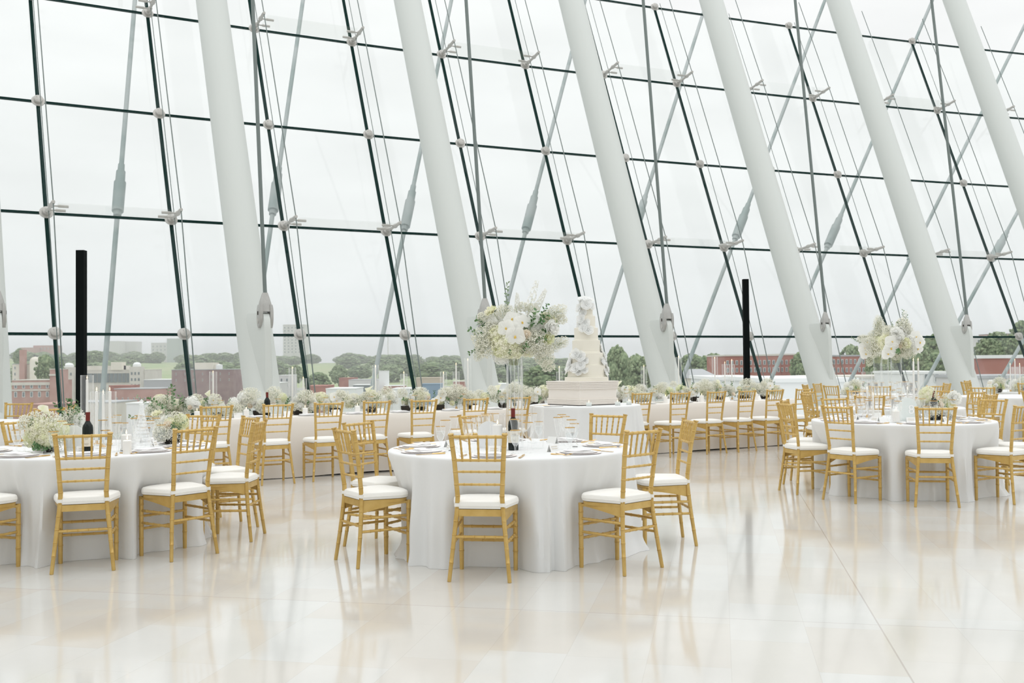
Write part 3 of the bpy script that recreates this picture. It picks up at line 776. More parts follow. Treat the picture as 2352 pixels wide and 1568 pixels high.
def napkin_me():
    mb = MB(); N_, K_ = 20, 10; 
    for lay, (x0, x1, z0, th, wy) in enumerate(((-.118, .118, .0, .010, .043), (-.112, .085, .0095, .009, .041))):
        vs = []; fs = []
        for i in range(N_+1):
            f = i/N_
            for j in range(K_):
                a = 2*PI*j/K_; cy = cos(a); cz = sin(a)
                e = min(1, min(f, 1-f)*14)**.5
                y = wy*(abs(cy)**.45)*(1 if cy > 0 else -1)*(.94+.06*e)+.004*sin(5*f+lay)
                z = z0+th/2+th/2*(abs(cz)**.5)*(1 if cz > 0 else -1)*e+.0012*sin(9*f+lay*2)*lay
                vs.append((x0+(x1-x0)*f, y, max(z, .0003)))
        for i in range(N_):
            for j in range(K_): j2 = (j+1) % K_; fs.append((i*K_+j, i*K_+j2, (i+1)*K_+j2, (i+1)*K_+j))
        fs.append(tuple(range(K_-1, -1, -1))); fs.append(tuple(N_*K_+j for j in range(K_)))
        mb.add(vs, fs)
    return mb.mesh('folded_napkin', M['napkin'])
NAP = napkin_me()
def fork_me():
    mb = MB()
    mb.tube([(0, -.10, .004), (0, -.04, .006), (0, .0, .009), (0, .03, .006)], [.0052, .004, .0032, .004], 6)
    mb.add([(-.004, .028, .006), (.004, .028, .006), (-.011, .045, .004), (.011, .045, .004), (-.012, .055, .006), (.012, .055, .006)], ((0, 1, 3, 2), (2, 3, 5, 4)))
    for k in range(4):
        x = -.0105+k*.007; mb.tube([(x, .054, .006), (x, .075, .011), (x, .095, .018)], [.0018, .0016, .001], 5)
    return mb.mesh('fork', M['gold_metal'])
def knife_me():
    mb = MB(); mb.tube([(0, -.11, .005), (0, -.06, .006), (0, -.01, .006)], [.005, .006, .004], 6)
    mb.box((0, .05, .005), (.016, .12, .0022)); return mb.mesh('knife', M['gold_metal'])
FORK, KNIFE = fork_me(), knife_me()
mb = MB(); mb.add([(-.045, -.02, 0), (.045, -.02, 0), (.045, 0, .052), (-.045, 0, .052), (.045, .02, 0), (-.045, .02, 0)], ((0, 1, 2, 3), (3, 2, 4, 5)))
CARD = mb.mesh('place_card', M['paper'], False)
mb = MB()
for r_ in range(2):
    for k in range(7): mb.box((-.026+.0085*k, -.0135+.006*r_ - .001, .022-.0*r_+.014*r_), (.006, .0008, .0032), rot=Matrix.Rotation(-.37, 3, 'X'))
CTX = mb.mesh('card_writing', mat('gold_ink', (.62, .55, .42), .6), False)
def setting(c, rad, az, h, desc, level, grp, cups=('water', 'wine', 'flute'), flip=1):
    """place setting at azimuth az of a round table; +y local points outwards"""
    ux, uy = cos(az), sin(az)
    def P(r, s, z=0): return (c[0]+ux*r-uy*s, c[1]+uy*r+ux*s, h+z)
    rz = az+PI/2
    w = 'at the place of '+desc
    o = empty('charger_plate', P(rad-.20, 0)); tag(o, 'blush charger plate '+w, 'plate', grp+' charger plates'); link('charger', CHG, o)
    o = empty('dinner_plate', P(rad-.20, 0, .0052)); tag(o, 'white dinner plate '+w, 'plate', grp+' dinner plates'); link('plate', PLT, o)
    o = link('folded_napkin', NAP, None, P(rad-.20, 0, .0085), rz+flip*R_.uniform(-.2, .2)); tag(o, 'white folded napkin '+w, 'napkin', grp+' napkins')
    if level > 1:
        o = link('fork', FORK, None, P(rad-.17, -.20), rz+PI); tag(o, 'gold fork '+w, 'fork', grp+' forks')
        o = link('knife', KNIFE, None, P(rad-.17, .20), rz+PI); tag(o, 'gold knife '+w, 'knife', grp+' knives')
        o = link('place_card', CARD, None, P(rad-.42, -.03), rz+R_.uniform(-.2, .2)); tag(o, 'white folded place card '+w, 'card', grp+' place cards'); link('writing', CTX, o)
    for i, k in enumerate(cups):
        rr, ss = ((rad-.40, .12), (rad-.46, .20), (rad-.50, .10))[i]
        cup(k, P(rr, ss), w, grp+' '+CUP[k][0].replace('_', ' ')+'s')
PL = {'C1': 'the nearest chair of the centre table', 'C2': 'the left front chair of the centre table', 'C3': 'the left rear chair of the centre table', 'C4': 'the right front chair of the centre table', 'C5': 'the right side chair of the centre table', 'C6': 'the right rear chair of the centre table', 'C7': 'the back chair of the centre table',
 'E0': 'the photo-edge chair of the left table', 'E1': 'the nearest chair of the left table', 'E2': 'the right front chair of the left table', 'E3': 'the right side chair of the left table', 'E4': 'the right rear chair of the left table', 'E5': 'the back chair of the left table', 'c2': 'the left rear chair of the left table',
 'X': 'the left side chair of table 8', 'Y': 'the left rear chair of table 8', 'D1': 'the left front chair of table 8', 'D2': 'the nearest chair of table 8', 'D3': 'the right front chair of table 8', 's': 'the right side chair of table 8', 'r': 'the right rear chair of table 8', 'h': 'the left back chair of table 8', 'u': 'the right back chair of table 8',
 'Z': 'the left side chair of the second right table', 'e': 'the left rear chair of the second right table', 'i': 'the near chair of the second right table', 'q': 'the right front chair of the second right table', 'p': 'the right side chair of the second right table', 'i2': 'the far chair of the second right table', 'o': 'the right rear chair of the second right table',
 'g': 'the front left chair of the far table', 'd': 'the left side chair of the far table', 'f': 'the back left chair of the far table', 'i3': 'the near chair of the far table', 'k': 'the near right chair of the far table', 'j': 'the right side chair of the far table',
 'v': 'the left chair of the rightmost table'}
SET = {'T1': ('C1', 'C2', 'C3', 'C4', 'C5', 'C6', 'C7'), 'T2': ('E0', 'E1', 'E2', 'E3', 'E4', 'E5', 'c2'), 'T3': ('X', 'Y', 'D1', 'D2', 'D3', 's', 'r', 'h', 'u'), 'T5': ('Z', 'e', 'i', 'q', 'p', 'i2', 'o'), 'T6': ('g', 'd', 'f', 'i3', 'k', 'j'), 'T7': ('v',)}
GN = {'T1': 'centre table', 'T2': 'left table', 'T3': 'table 8', 'T5': 'second right table', 'T6': 'far table', 'T7': 'rightmost table'}
CH = {k: (x, y) for k, x, y, a, l in CHAIRS}
for T, keys in SET.items():
    c = TD[T]
    for k in keys:
        az = math.atan2(CH[k][1]-c[1], CH[k][0]-c[0]); setting(c, RTOP, az, HT, PL[k], 2 if T in ('T1', 'T2', 'T3') else 1, GN[T])
setting(TD['T1'], RTOP, 1.62, HT, 'the hidden rear seat of the centre table', 2, 'centre table')
setting(TD['T2'], RTOP, 3.5, HT, 'the unseen left seat of the left table', 1, 'left table')
LP = {'L1': 'leftmost chair of the long table', 'L2': 'the second chair of the long table', 'L3': 'the third chair of the long table', 'L4': 'the fourth chair of the long table', 'L5': 'the fifth chair of the long table', 'L6': 'the sixth chair of the long table', 'L7': 'the seventh chair of the long table', 'L7b': 'the fifth from last long table chair', 'L8': 'the fourth from last long table chair', 'L9': 'the third from last long table chair', 'L10': 'the second from last long table chair', 'L11': 'the last but one long table chair', 'L12': 'the end chair of the long table'}
for k, d in LP.items():
    s = (Vector((CH[k][0], CH[k][1], 0))-LO).dot(LD)
    w = 'at the place of '+d
    o = empty('dinner_plate', onL(s, .18)); tag(o, 'white plate '+w, 'plate', 'plates on the long table'); link('plate', PLT, o)
    o = link('folded_napkin', NAP, None, onL(s, .18, .008), LA+.05); tag(o, 'white folded napkin '+w, 'napkin', 'napkins on the long table')
    o = link('place_card', CARD, None, onL(s-.24, .26), LA); tag(o, 'white place card '+w, 'card', 'place cards on the long table'); o.scale = (1.2, 1.2, 1.2)
    cup('water', onL(s+.2, .30), w, 'water glasses on the long table'); cup('wine', onL(s+.27, .33), w, 'wine glasses on the long table')

# ------------------------------------------------------------------ wine bottles
mb = MB(); mb.lathe([(0, .004), (.034, 0), (.0375, .004), (.0375, .185), (.034, .205), (.020, .228), (.0145, .24), (.0145, .30), (0, .30)], n=24); BOT = mb.mesh('bottle_body', M['bottle'])
mb = MB(); mb.lathe([(.0152, .238), (.0155, .29), (.0165, .292), (.0165, .302), (0, .303)], n=20); FOIL = mb.mesh('foil', M['foil'])
mb = MB(); mb.lathe([(.038, .055), (.0381, .14), (.038, .14)], n=24); LBL = mb.mesh('paper_label', M['label'])
mb = MB(); mb.box((0, -.0383, .118), (.03, .0006, .004)); mb.box((0, -.0383, .108), (.022, .0006, .0025)); mb.box((0, -.0383, .076), (.034, .0006, .002)); mb.box((0, -.0383, .070), (.026, .0006, .002))
LTX = mb.mesh('label_print', mat('label_ink', (.42, .37, .29), .7), False)
for p, lab in ((Vector((.003, 7.22, HT)), 'dark wine bottle with burgundy foil and cream label on the centre round table'), (Vector((-3.09, 7.25, HT)), 'dark wine bottle with burgundy foil on the left round table'),
        (Vector(onL(1.25, .24)), 'dark wine bottle at the left part of the long table'), (Vector(onL(3.45, .52)), 'wine bottle mostly hidden in the middle flowers of the long table'), (Vector(onL(6.35, .30)), 'dark wine bottle on the long table right of the cake'),
        (Vector((4.35, 10.30, HT)), 'dark wine bottle among the flowers on the table numbered 8')):
    o = empty('wine_bottle', p, .15); tag(o, lab, 'bottle', 'wine bottles'); link('bottle', BOT, o); link('foil', FOIL, o); l_ = link('label', LBL, o); link('label_print', LTX, l_)

# ------------------------------------------------------------------ candles
def flame(o, z, s=1.0):
    mb = MB(); mb.lathe([(0, 0), (.0045*s, .008*s), (.0055*s, .014*s), (.003*s, .027*s), (0, .038*s)], n=8); link('flame', mb.mesh('flame', M['flame']), o, (0, 0, z))
def glass_cyl(loc, r, h, lab, grp, name='glass_cylinder', m='glass'):
    mb = MB(); mb.lathe([(0, .001), (r, .001), (r, h)], n=28); mb.lathe([(r-.0022, h-.002), (r+.0008, h-.002), (r+.0008, h+.001), (r-.0022, h+.001), (r-.0022, h-.002)], n=28)
    o = link(name, mb.mesh('glass_cylinder', M[m]), None, loc); return tag(o, lab, 'vase' if 'vase' in name else 'candle glass', grp)
def taper(loc, h, lab, grp, base=True):
    o = empty('taper_candle', loc); tag(o, lab, 'candle', grp)
    mb = MB(); mb.lathe([(0, .01), (.011, .01), (.009, h), (.004, h+.004), (0, h+.005)], n=12); link('wax', mb.mesh('wax', M['wax']), o)
    mb = MB(); mb.lathe([(0, 0), (.022, 0), (.022, .008), (.013, .012), (.012, .03), (.014, .03), (.014, .0)], n=14); link('holder', mb.mesh('candle_holder', M['gold_metal']), o)
    flame(o, h+.006, .8)
def pillar(loc, r, h, lab, grp):
    o = empty('pillar_candle', loc); tag(o, lab, 'candle', grp)
    mb = MB(); mb.lathe([(0, 0), (r, 0), (r, h-.006), (r-.006, h), (r*.4, h-.003), (0, h-.006)], n=24); link('wax', mb.mesh('wax', M['wax']), o)
    mb = MB(); mb.tube([(0, 0, h-.006), (0, 0, h+.006)], .001, 5); link('wick', mb.mesh('wick', M['rubber']), o); flame(o, h+.002, .9)
def hurricane(loc, r, h, ch, where, grp):
    glass_cyl(loc, r, h, 'tall clear glass cylinder '+where, 'glass cylinders '+grp)
    taper((loc[0], loc[1], loc[2]+.009), ch, 'white taper candle in glass '+where, 'taper candles '+grp)
# left table: three cylinders in the middle
def onT(px, Y, h=HT): p = at(px, 784, Y); return (p.x, Y, h)
hurricane(onT(200, 7.85), .048, .565, .52, 'tallest at the left table', 'at the left table')
for px, Y, r, H, ch, w in ((222, 8.02, .05, .43, .425, 'left of the shorter three on the left table'), (237, 7.72, .06, .44, .41, 'front of the shorter three on the left table'), (252, 8.0, .05, .43, .425, 'right of the shorter three on the left table')):
    hurricane(onT(px, Y), r, H, ch, w, 'at the left table')
glass_cyl(onT(290, 7.45), .055, .19, 'short clear glass around a pillar candle on the left table', 'short candle glasses')
pillar((onT(290, 7.45)[0], 7.45, HT+.009), .038, .115, 'white pillar candle in a short glass on the left table', 'pillar candles')
pillar(onT(292, 7.2), .030, .10, 'white pillar candle at the front middle of the left table', 'pillar candles')
# centre table pillar in glass + votives
glass_cyl(onT(1141, 7.25), .055, .26, 'clear glass around the pillar candle on the centre table', 'short candle glasses')
pillar((onT(1141, 7.25)[0], 7.25, HT+.009), .036, .175, 'white pillar candle left of the wine bottle on the centre table', 'pillar candles')
glass_cyl(onT(1110, 7.75), .045, .22, 'clear empty glass cylinder left of the vase on the centre table', 'short candle glasses')
glass_cyl(onT(1232, 7.35), .048, .30, 'tall clear carafe glass right of the bottle on the centre table', 'short candle glasses')
# long table hurricanes: pixel column, height, taper
for px, H, ch, w in ((489, .56, .53, 'leftmost on the long table'), (671, .60, .57, 'left of the dark joints on the long table'), (696, .46, .44, 'short one left on the long table'), (862, .62, .58, 'left middle of the long table'), (927, .50, .49, 'at the dark joint left of centre, long table'),
        (1018, .52, .48, 'between joint and bottle on the long table'), (1047, .52, .60, 'candle above rim on the long table'), (1074, .70, .66, 'in front of the white column left of the vase'), (1284, .50, .54, 'between vase and cake on the long table'),
        (1478, .56, .54, 'just right of the cake on the long table'), (1558, .70, .68, 'at the right side of the centre right column'), (1641, .70, .66, 'single tall one at the right of the long table'), (1664, .58, .58, 'left before the brick block'), (1680, .58, .62, 'right before the brick block')):
    # distance along the table at the middle line
    dx = (px-1176)/F_PX; base = LO+LN*.50
    s = (dx*base.y-base.x)/(LD.x-dx*LD.y)
    hurricane(onL(s, .50), .046, H, ch, w, 'on the long table')
for px, d in ((452, .16), (565, .2), (700, .2), (820, .2), (1190, .18), (1527, .2), (1610, .2), (1735, .2)):
    dx = (px-1176)/F_PX; base = LO+LN*d; s = (dx*base.y-base.x)/(LD.x-dx*LD.y)
    pillar(onL(s, d), .033, .10, 'short white pillar candle on the long table '+{452: 'near its left end', 565: 'left of its first bottle', 700: 'beside the short cylinder', 820: 'left middle', 1190: 'behind the tall vase', 1527: 'right of the cake table', 1610: 'before the single tall cylinder', 1735: 'near its right end'}[px], 'pillar candles')
# table 8 and the ones behind
for px, Y, r, H, ch, w in ((1990, 10.75, .055, .50, .30, 'leftmost at table 8'), (2003, 10.3, .055, .42, .25, 'second from left at table 8'), (2082, 10.55, .06, .47, .30, 'right of the vase at table 8'), (2097, 10.25, .05, .47, .60, 'with a candle above its rim at table 8'), (2108, 10.5, .05, .47, .60, 'rightmost with raised candle at table 8')):
    hurricane(onT(px, Y), r, H, ch, w, 'at table 8')
glass_cyl(onT(2055, 9.95), .05, .20, 'short clear glass around a pillar candle on table 8', 'short candle glasses'); pillar((onT(2055, 9.95)[0], 9.95, HT+.009), .035, .11, 'white pillar candle in a short glass on table 8', 'pillar candles')
for px, Y, ch, w in ((2319, 18.9, .50, 'left of the far right three'), (2330, 19.2, .58, 'middle of the far right three'), (2341, 18.9, .50, 'right of the far right three')):
    hurricane(onT(px, Y), .06, .47, ch, w, 'at the far right')
# small votives and plate round the cake
for px, Y, w in ((1351, 12.86, 'in front of the cake stand corner'), (1417, 13.02, 'at the right front of the cake stand'), (1443, 13.2, 'at the right edge of the cake table')):
    p = onT(px, Y, .80); mb = MB(); mb.lathe([(0, 0), (.034, 0), (.036, .05), (.033, .05), (.031, .012), (0, .012)], n=20)
    o = link('votive_glass', mb.mesh('votive_glass', M['frost']), None, p); tag(o, 'small white votive glass '+w, 'candle glass', 'votives on the cake table')
    pillar((p[0], p[1], p[2]+.013), .022, .03, 'small tealight inside the votive '+w, 'tealights on the cake table')
o = empty('dessert_plate', onT(1270, 13.0, .80)); tag(o, 'white dessert plate at the left front of the cake table', 'plate'); link('plate', PLT, o)
o = link('cake_knife', KNIFE, None, onT(1243, 13.15, .80), 1.2); tag(o, 'gold cake knife at the left edge of the cake table', 'knife')

# ------------------------------------------------------------------ cake on its stand
cs = empty('cake_stand', (CK[0]-.03, CK[1], .80)); cs.rotation_euler = (0, 0, .637); tag(cs, 'square cream cake stand with ridged edges set cornerwise on the cake table', 'cake stand')
mb = MB(); mb.box((0, 0, .006), (.66, .66, .012)); link('base_shadow_gap', mb.mesh('stand_shade_slab', M['rubber'], False), cs)  # near-black slab stands in for the shade under the stand
mb = MB(); z = .012
for w, h in ((.676, .014), (.664, .006), (.676, .014), (.664, .006), (.676, .014), (.664, .006), (.676, .014), (.66, .008), (.648, .115), (.664, .010), (.682, .014), (.668, .006), (.684, .014), (.670, .006), (.686, .014), (.672, .006), (.690, .016), (.674, .006), (.694, .018)):
    mb.box((0, 0, z+h/2), (w, w, h)); z += h
link('body', mb.mesh('stand_body', M['plinth'], False), cs)
STZ = .80+z
ck = empty('wedding_cake', (CK[0]+.03, CK[1], STZ)); tag(ck, 'tall cream wedding cake of seven tiers with white sugar flowers', 'cake')
z = 0; zs = []
for i, (r, h, nm) in enumerate(((.295, .052, 'cake_board'), (.256, .158, 'tier'), (.228, .166, 'tier'), (.188, .170, 'tier'), (.160, .168, 'tier'), (.125, .160, 'tier'), (.092, .165, 'tier'))):
    mb = MB(); mb.lathe([(0, z), (r, z), (r+.001, z+.004), (r, z+.012), (r, z+h-.006), (r-.006, z+h), (0, z+h)], n=64)
    if nm == 'tier': mb.lathe([(r, z), (r+.005, z+.001), (r+.006, z+.008), (r+.002, z+.013), (r, z+.014)], n=64)
    link(nm, mb.mesh(nm, M['cake']), ck); zs.append((z, r, h)); z += h
CZ = z
def sugar_flower(r, seed, layers=3, m='sugar'):
    rnd = random.Random(seed); mb = MB()
    for L in range(layers):
        n = 6-L; rr = r*(1-.26*L); tilt = .35+.33*L
        for k in range(n):
            a = 2*PI*k/n+L*.5+rnd.uniform(-.1, .1); vs = []
            for i in range(5):
                f = i/4
                for j in range(5):
                    g = (j-2)/2; w = rr*.66*sqrt(sin(PI*(.06+.80*f)))
                    d = rr*f; x = d*cos(tilt*.7); zz = d*sin(tilt)*.7+.09*rr*sin(4*g+L+seed)*f + .16*rr*g*g*f
                    y = g*w; vs.append((x*cos(a)-y*sin(a), x*sin(a)+y*cos(a), zz))
            fs = [(i*5+j, i*5+j+1, i*5+j+6, i*5+j+5) for i in range(4) for j in range(4)]
            mb.add(vs, fs)
    mb.blob((0, 0, r*.2), r*.16, 6, 5); return mb.mesh('sugar_flower', M[m])
SF = [sugar_flower(.085, s) for s in range(4)]
rnd = random.Random(3)
def on_cake(px, py, sc=1.0, back=False):
    zz = CZ - (py-690)/170.6
    zz = max(.02, min(CZ+.05, zz)); r = .09
    for z0, rr, h in zs:
        if z0 <= zz < z0+h: r = rr
    if zz >= CZ: r = .03
    x = (px-1345)/170.6; x = max(-r, min(r, x)); y = -sqrt(max(0, r*r-x*x))
    o = link('sugar_flower', SF[rnd.randrange(4)], ck, (x, y, zz)); d = Vector((x, y, r*.35)).normalized() if zz < CZ else Vector((x*2, -.35, .8)).normalized()
    o.rotation_euler = d.to_track_quat('Z', 'Y').to_euler(); o.scale = (sc, sc, sc)
for px, py, s_ in ((1330, 685, .9), (1341, 680, 1.0), (1353, 684, .95), (1331, 700, .85), (1345, 694, .9), (1356, 697, .7), (1338, 712, .7), (1333, 726, .75), (1342, 735, .8), (1336, 748, .7), (1348, 752, .85), (1330, 740, .6),
        (1319, 806, .9), (1330, 812, .9), (1308, 822, .85), (1338, 822, .7), (1305, 836, .9), (1318, 838, .9), (1330, 832, .8), (1301, 845, .7), (1338, 843, .6), (1325, 846, .7),
        (1381, 798, .9), (1388, 812, .95), (1379, 822, .8), (1390, 836, 1.0), (1386, 848, .8), (1377, 790, .6)):
    on_cake(px, py, s_)

# ------------------------------------------------------------------ flowers
def patch(mb, L, W, tilt, a, c, cup_=.3, ruff=.0, n=4, ph=0):
    vs = []
    for i in range(n+1):
        f = i/n
        for j in range(n+1):
            g = 2*j/n-1; w = W*sin(PI*(.06+.78*f))**.6
            x = L*f*cos(tilt); z = L*f*sin(tilt)+cup_*L*(g*g)*f*.4-.15*L*f*f+ruff*L*sin(6*g+ph)*f
            y = g*w
            vs.append((c[0]+x*cos(a)-y*sin(a), c[1]+x*sin(a)+y*cos(a), c[2]+z))
    mb.add(vs, [(i*(n+1)+j, i*(n+1)+j+1, (i+1)*(n+1)+j+1, (i+1)*(n+1)+j) for i in range(n) for j in range(n)])
def hydrangea_me(r, m, seed, n=190):
    rnd = random.Random(seed); mb = MB(); mb.blob((0, 0, 0), r*.8, 10, 8)
    for k in range(n):
        z = max(-.98, min(.98, 1-2*(k+.5)/n+rnd.uniform(-.08, .08))); a = k*2.39996+rnd.uniform(-.3, .3); q = sqrt(1-z*z); d = Vector((q*cos(a), q*sin(a), z))
        c = d*(r*rnd.uniform(.88, 1.05)); u = d.cross(Vector((0, 0, 1))); u = u.normalized() if u.length > .05 else Vector((1, 0, 0)); w = d.cross(u)
        s = r*rnd.uniform(.11, .17); th = rnd.uniform(0, 1.5); u, w = u*cos(th)+w*sin(th), w*cos(th)-u*sin(th)
        for (p, q_) in ((u, w), (w, -u), (-u, -w), (-w, u)):
            mb.add([c, c+p*s*.9+q_*s*.45+d*s*.15, c+(p)*s*1.25+d*s*.05, c+p*s*.9-q_*s*.45+d*s*.3], ((0, 1, 2, 3),))
    return mb.mesh('hydrangea', M[m], False)
def rose_me(r, m, seed):
    rnd = random.Random(seed); mb = MB(); mb.blob((0, 0, r*.35), r*.45, 9, 7)
    for L, (n, tl, ll) in enumerate(((4, 1.35, .75), (5, 1.1, .95), (6, .75, 1.05), (6, .4, 1.1))):
        for k in range(n): patch(mb, r*ll, r*.55, tl, 2*PI*k/n+L*.6+rnd.uniform(-.1, .1), (0, 0, 0), .8, .03, 4, k)
    return mb.mesh('rose', M[m])
def orchid_me():
    mb = MB(); s = .052
    for a, W, L in ((PI/2, .55, .95), (PI/2+2.25, .5, .95), (PI/2-2.25, .5, .95), (.25, .85, 1.05), (PI-.25, .85, 1.05)):
        patch(mb, s*L, s*W, .12, a, (0, 0, 0), .25, .02, 5)
    return mb.mesh('orchid_petals', M['petal'])
ORC = orchid_me()
mb = MB(); mb.blob((0, 0, .006), .0055, 7, 5); patch(mb, .012, .007, -.2, -PI/2, (0, 0, .006)); OCC = mb.mesh('orchid_centre', M['yolk'])
def calla_me():
    mb = MB(); N_ = 14; vs = []; rings = 6
    for i in range(rings+1):
        f = i/rings; r = .006+.028*f**1.6
        for k in range(N_):
            a = 2*PI*k/N_; e = f*f*.035*max(0, cos(a)); vs.append((r*cos(a)+e, r*sin(a), .09*f+.03*f*max(0, cos(a))))
    mb.add(vs, [(i*N_+k, i*N_+(k+1) % N_, (i+1)*N_+(k+1) % N_, (i+1)*N_+k) for i in range(rings) for k in range(N_)]); return mb.mesh('calla', M['petal_cream'])
CAL = calla_me()
HY = {'petal': hydrangea_me(.09, 'petal', 1), 'petal_cream': hydrangea_me(.09, 'petal_cream', 2), 'petal_green': hydrangea_me(.09, 'petal_green', 3)}
RO = {'rose': rose_me(.034, 'rose', 1), 'petal_cream': rose_me(.038, 'petal_cream', 2), 'petal': rose_me(.05, 'petal', 3), 'petal_green': rose_me(.045, 'petal_green', 5)}
def breath_meshes(seed, n, rad, stems=True):
    """cloud of tiny blossoms on thin stems, unit ellipsoid radii rad"""
    rnd = random.Random(seed); mf = MB(); ms = MB()
    for _ in range(n):
        while True:
            p = Vector((rnd.uniform(-1, 1), rnd.uniform(-1, 1), rnd.uniform(-1, 1)))
            if .3 < p.length < 1: break
        p = Vector((p.x*rad[0], p.y*rad[1], p.z*rad[2])); s = rnd.uniform(.0030, .0056)
        mf.add([p+Vector((s, 0, 0)), p-Vector((s, 0, 0)), p+Vector((0, s, 0)), p-Vector((0, s, 0)), p+Vector((0, 0, s)), p-Vector((0, 0, s))],
               ((0, 2, 4), (2, 1, 4), (1, 3, 4), (3, 0, 4), (2, 0, 5), (1, 2, 5), (3, 1, 5), (0, 3, 5)))
        if rnd.random() < .22:
            q = p*.55+Vector((0, 0, -.3*rad[2])); t = Vector((.00055, 0, 0)); mv = Vector((0, .00055, .0))
            ms.add([p-t, p+t, q+t, q-t, p-mv, p+mv, q+mv, q-mv], ((0, 1, 2, 3), (4, 5, 6, 7)))
    return mf.mesh('tiny_blossoms', M['blossom'], False), ms.mesh('fine_stems', M['stem'], False)
BB = {'ball': breath_meshes(11, 760, (.10, .10, .09)), 'wide': breath_meshes(12, 820, (.13, .10, .08)), 'cone': breath_meshes(13, 700, (.07, .07, .15)), 'small': breath_meshes(14, 400, (.07, .06, .06))}
def leaf(mb, c, d, L, W, rnd):
    d = d.normalized(); s = d.cross(Vector((rnd.uniform(-1, 1), rnd.uniform(-1, 1), rnd.uniform(-.2, 1)))).normalized(); n = d.cross(s)
    mb.add([c, c+d*L*.35+s*W*.5, c+d*L*.7+s*W*.42, c+d*L, c+d*L*.7-s*W*.42, c+d*L*.35-s*W*.5, c+d*L*.5+n*W*.12], ((0, 1, 6), (1, 2, 6), (2, 3, 6), (3, 4, 6), (4, 5, 6), (5, 0, 6)))
def spray_me(seed, L, nl, lw, m='leaf', bend=.25):
    rnd = random.Random(seed); mb = MB(); ms = []
    N_ = 10
    for i in range(N_+1): f = i/N_; ms.append(Vector((bend*L*f*f, rnd.uniform(-.004, .004), L*f)))
    mb.tube(ms, [.0022*(1-.6*i/N_) for i in range(N_+1)], 5)
    for k in range(nl):
        f = .18+.82*k/nl; i = min(N_-1, int(f*N_)); c = ms[i]+(ms[i+1]-ms[i])*(f*N_-i); a = k*2.4
        leaf(mb, c, Vector((cos(a), sin(a), .55)), lw*rnd.uniform(1.2, 1.8), lw, rnd)
    return mb.mesh('leaf_spray', M[m], False)
SPR = [spray_me(1, .24, 16, .022), spray_me(2, .18, 14, .018), spray_me(3, .30, 20, .020, 'leaf_pale'), spray_me(4, .16, 12, .026)]
def spike_me(seed, L, n):
    rnd = random.Random(seed); mb = MB()
    for k in range(n):
        f = .25+.75*k/n; a = k*2.4; r = .026*(1.1-f*.75); c = Vector((r*cos(a), r*sin(a), L*f))
        
        sub = MB()
        for q in range(5): patch(sub, .013*(1.15-.5*f), .008, .5, 2*PI*q/5+a, (0, 0, 0), .3, 0, 2)
        Q = Vector((cos(a), sin(a), rnd.uniform(-.1, .5))).to_track_quat('Z', 'Y').to_matrix(); mb.add([c+Q @ Vector(v) for v in sub.v], sub.f)
    mb.tube([(0, 0, 0), (0, 0, L)], .002, 5); return mb.mesh('flower_spike', M['petal'], False)
SPK = [spike_me(1, .22, 44), spike_me(2, .22, 24)]
mb = MB(); mb.tube([(0, 0, 0), (.006, 0, .1), (.03, 0, .2)], .003, 6); STM = mb.mesh('flower_stem', M['stem'])
def place(name, me, parent, c, d=None, s=1.0, spin=0):
    o = link(name, me, parent, c); o.scale = (s, s, s)
    if d is not None:
        q = Vector(d).to_track_quat('Z', 'Y'); o.rotation_euler = (q @ Matrix.Rotation(spin, 3, 'Z').to_quaternion()).to_euler()
    return o
def breath(parent, kind, c, d=None, s=1.0):
    o = place('babys_breath', BB[kind][0], parent, c, d, s); o['kind'] = 'stuff'; st = link('fine_stems', BB[kind][1], o); st['kind'] = 'stuff'
def orchid(parent, c, d, s=1.0, spin=0):
    o = place('orchid', ORC, parent, c, d, s, spin); link('orchid_centre', OCC, o)
# vase and bouquet of the centre table
VT = Vector((.0163, 7.45, 0)); ztop = at(1181, 817, 7.45).z
glass_cyl((VT.x, VT.y, HT), .062, ztop-HT, 'tall crystal glass vase in the middle of the centre round table', 'tall crystal vases', 'tall_vase', 'crystal')
for k in range(10):
    pass
mb = MB()
for k in range(12):
    a = 2*PI*k/12; mb.tube([(.057*cos(a), .057*sin(a), .02), (.057*cos(a), .057*sin(a), ztop-HT-.02)], .0035, 6)
o = link('added_streak_rods', mb.mesh('streak_rod_ring', M['solid_glass']), None, (VT.x, VT.y, HT)); tag(o, 'ring of clear rods added for light streaks in the tall centre table vase', 'added streak rods')  # rods added inside the vase to make bright vertical streaks
bq = empty('flower_bouquet', (VT.x, VT.y, ztop)); tag(bq, 'large white and cream bouquet on the tall vase of the centre round table', 'bouquet', 'tall bouquets')
def bp(px, py, y=-.02, cx=1181, cy=817, s=307.): return Vector(((px-cx)/s, y, (cy-py)/s))
mb = MB(); rnd = random.Random(8)
for k in range(26):
    a = rnd.uniform(0, 2*PI); r = rnd.uniform(.0, .05); mb.tube([(r*.8*cos(a), r*.8*sin(a), -.07), (r*1.8*cos(a), r*1.8*sin(a), .06), (r*4*cos(a+.3), r*4*sin(a+.3), .20)], .0022, 5)
st = link('stems', mb.mesh('bouquet_stems', M['stem']), bq)
for px, py, y, s_, m in ((1160, 793, -.10, 1.15, 'petal_cream'), (1146, 772, -.07, .95, 'petal_cream'), (1182, 802, -.10, .85, 'petal_cream'), (1152, 815, -.02, .8, 'petal'), (1225, 742, -.02, .95, 'petal'), (1238, 760, .02, .8, 'petal'), (1135, 740, 0, .8, 'petal'), (1200, 775, .10, 1.3, 'petal_cream'), (1160, 760, .10, 1.2, 'petal'), (1212, 800, .04, .8, 'petal_cream'), (1190, 745, .05, 1.0, 'petal'), (1254, 735, .05, .7, 'petal_cream')):
    place('hydrangea', HY[m], bq, bp(px, py, y), None, s_)
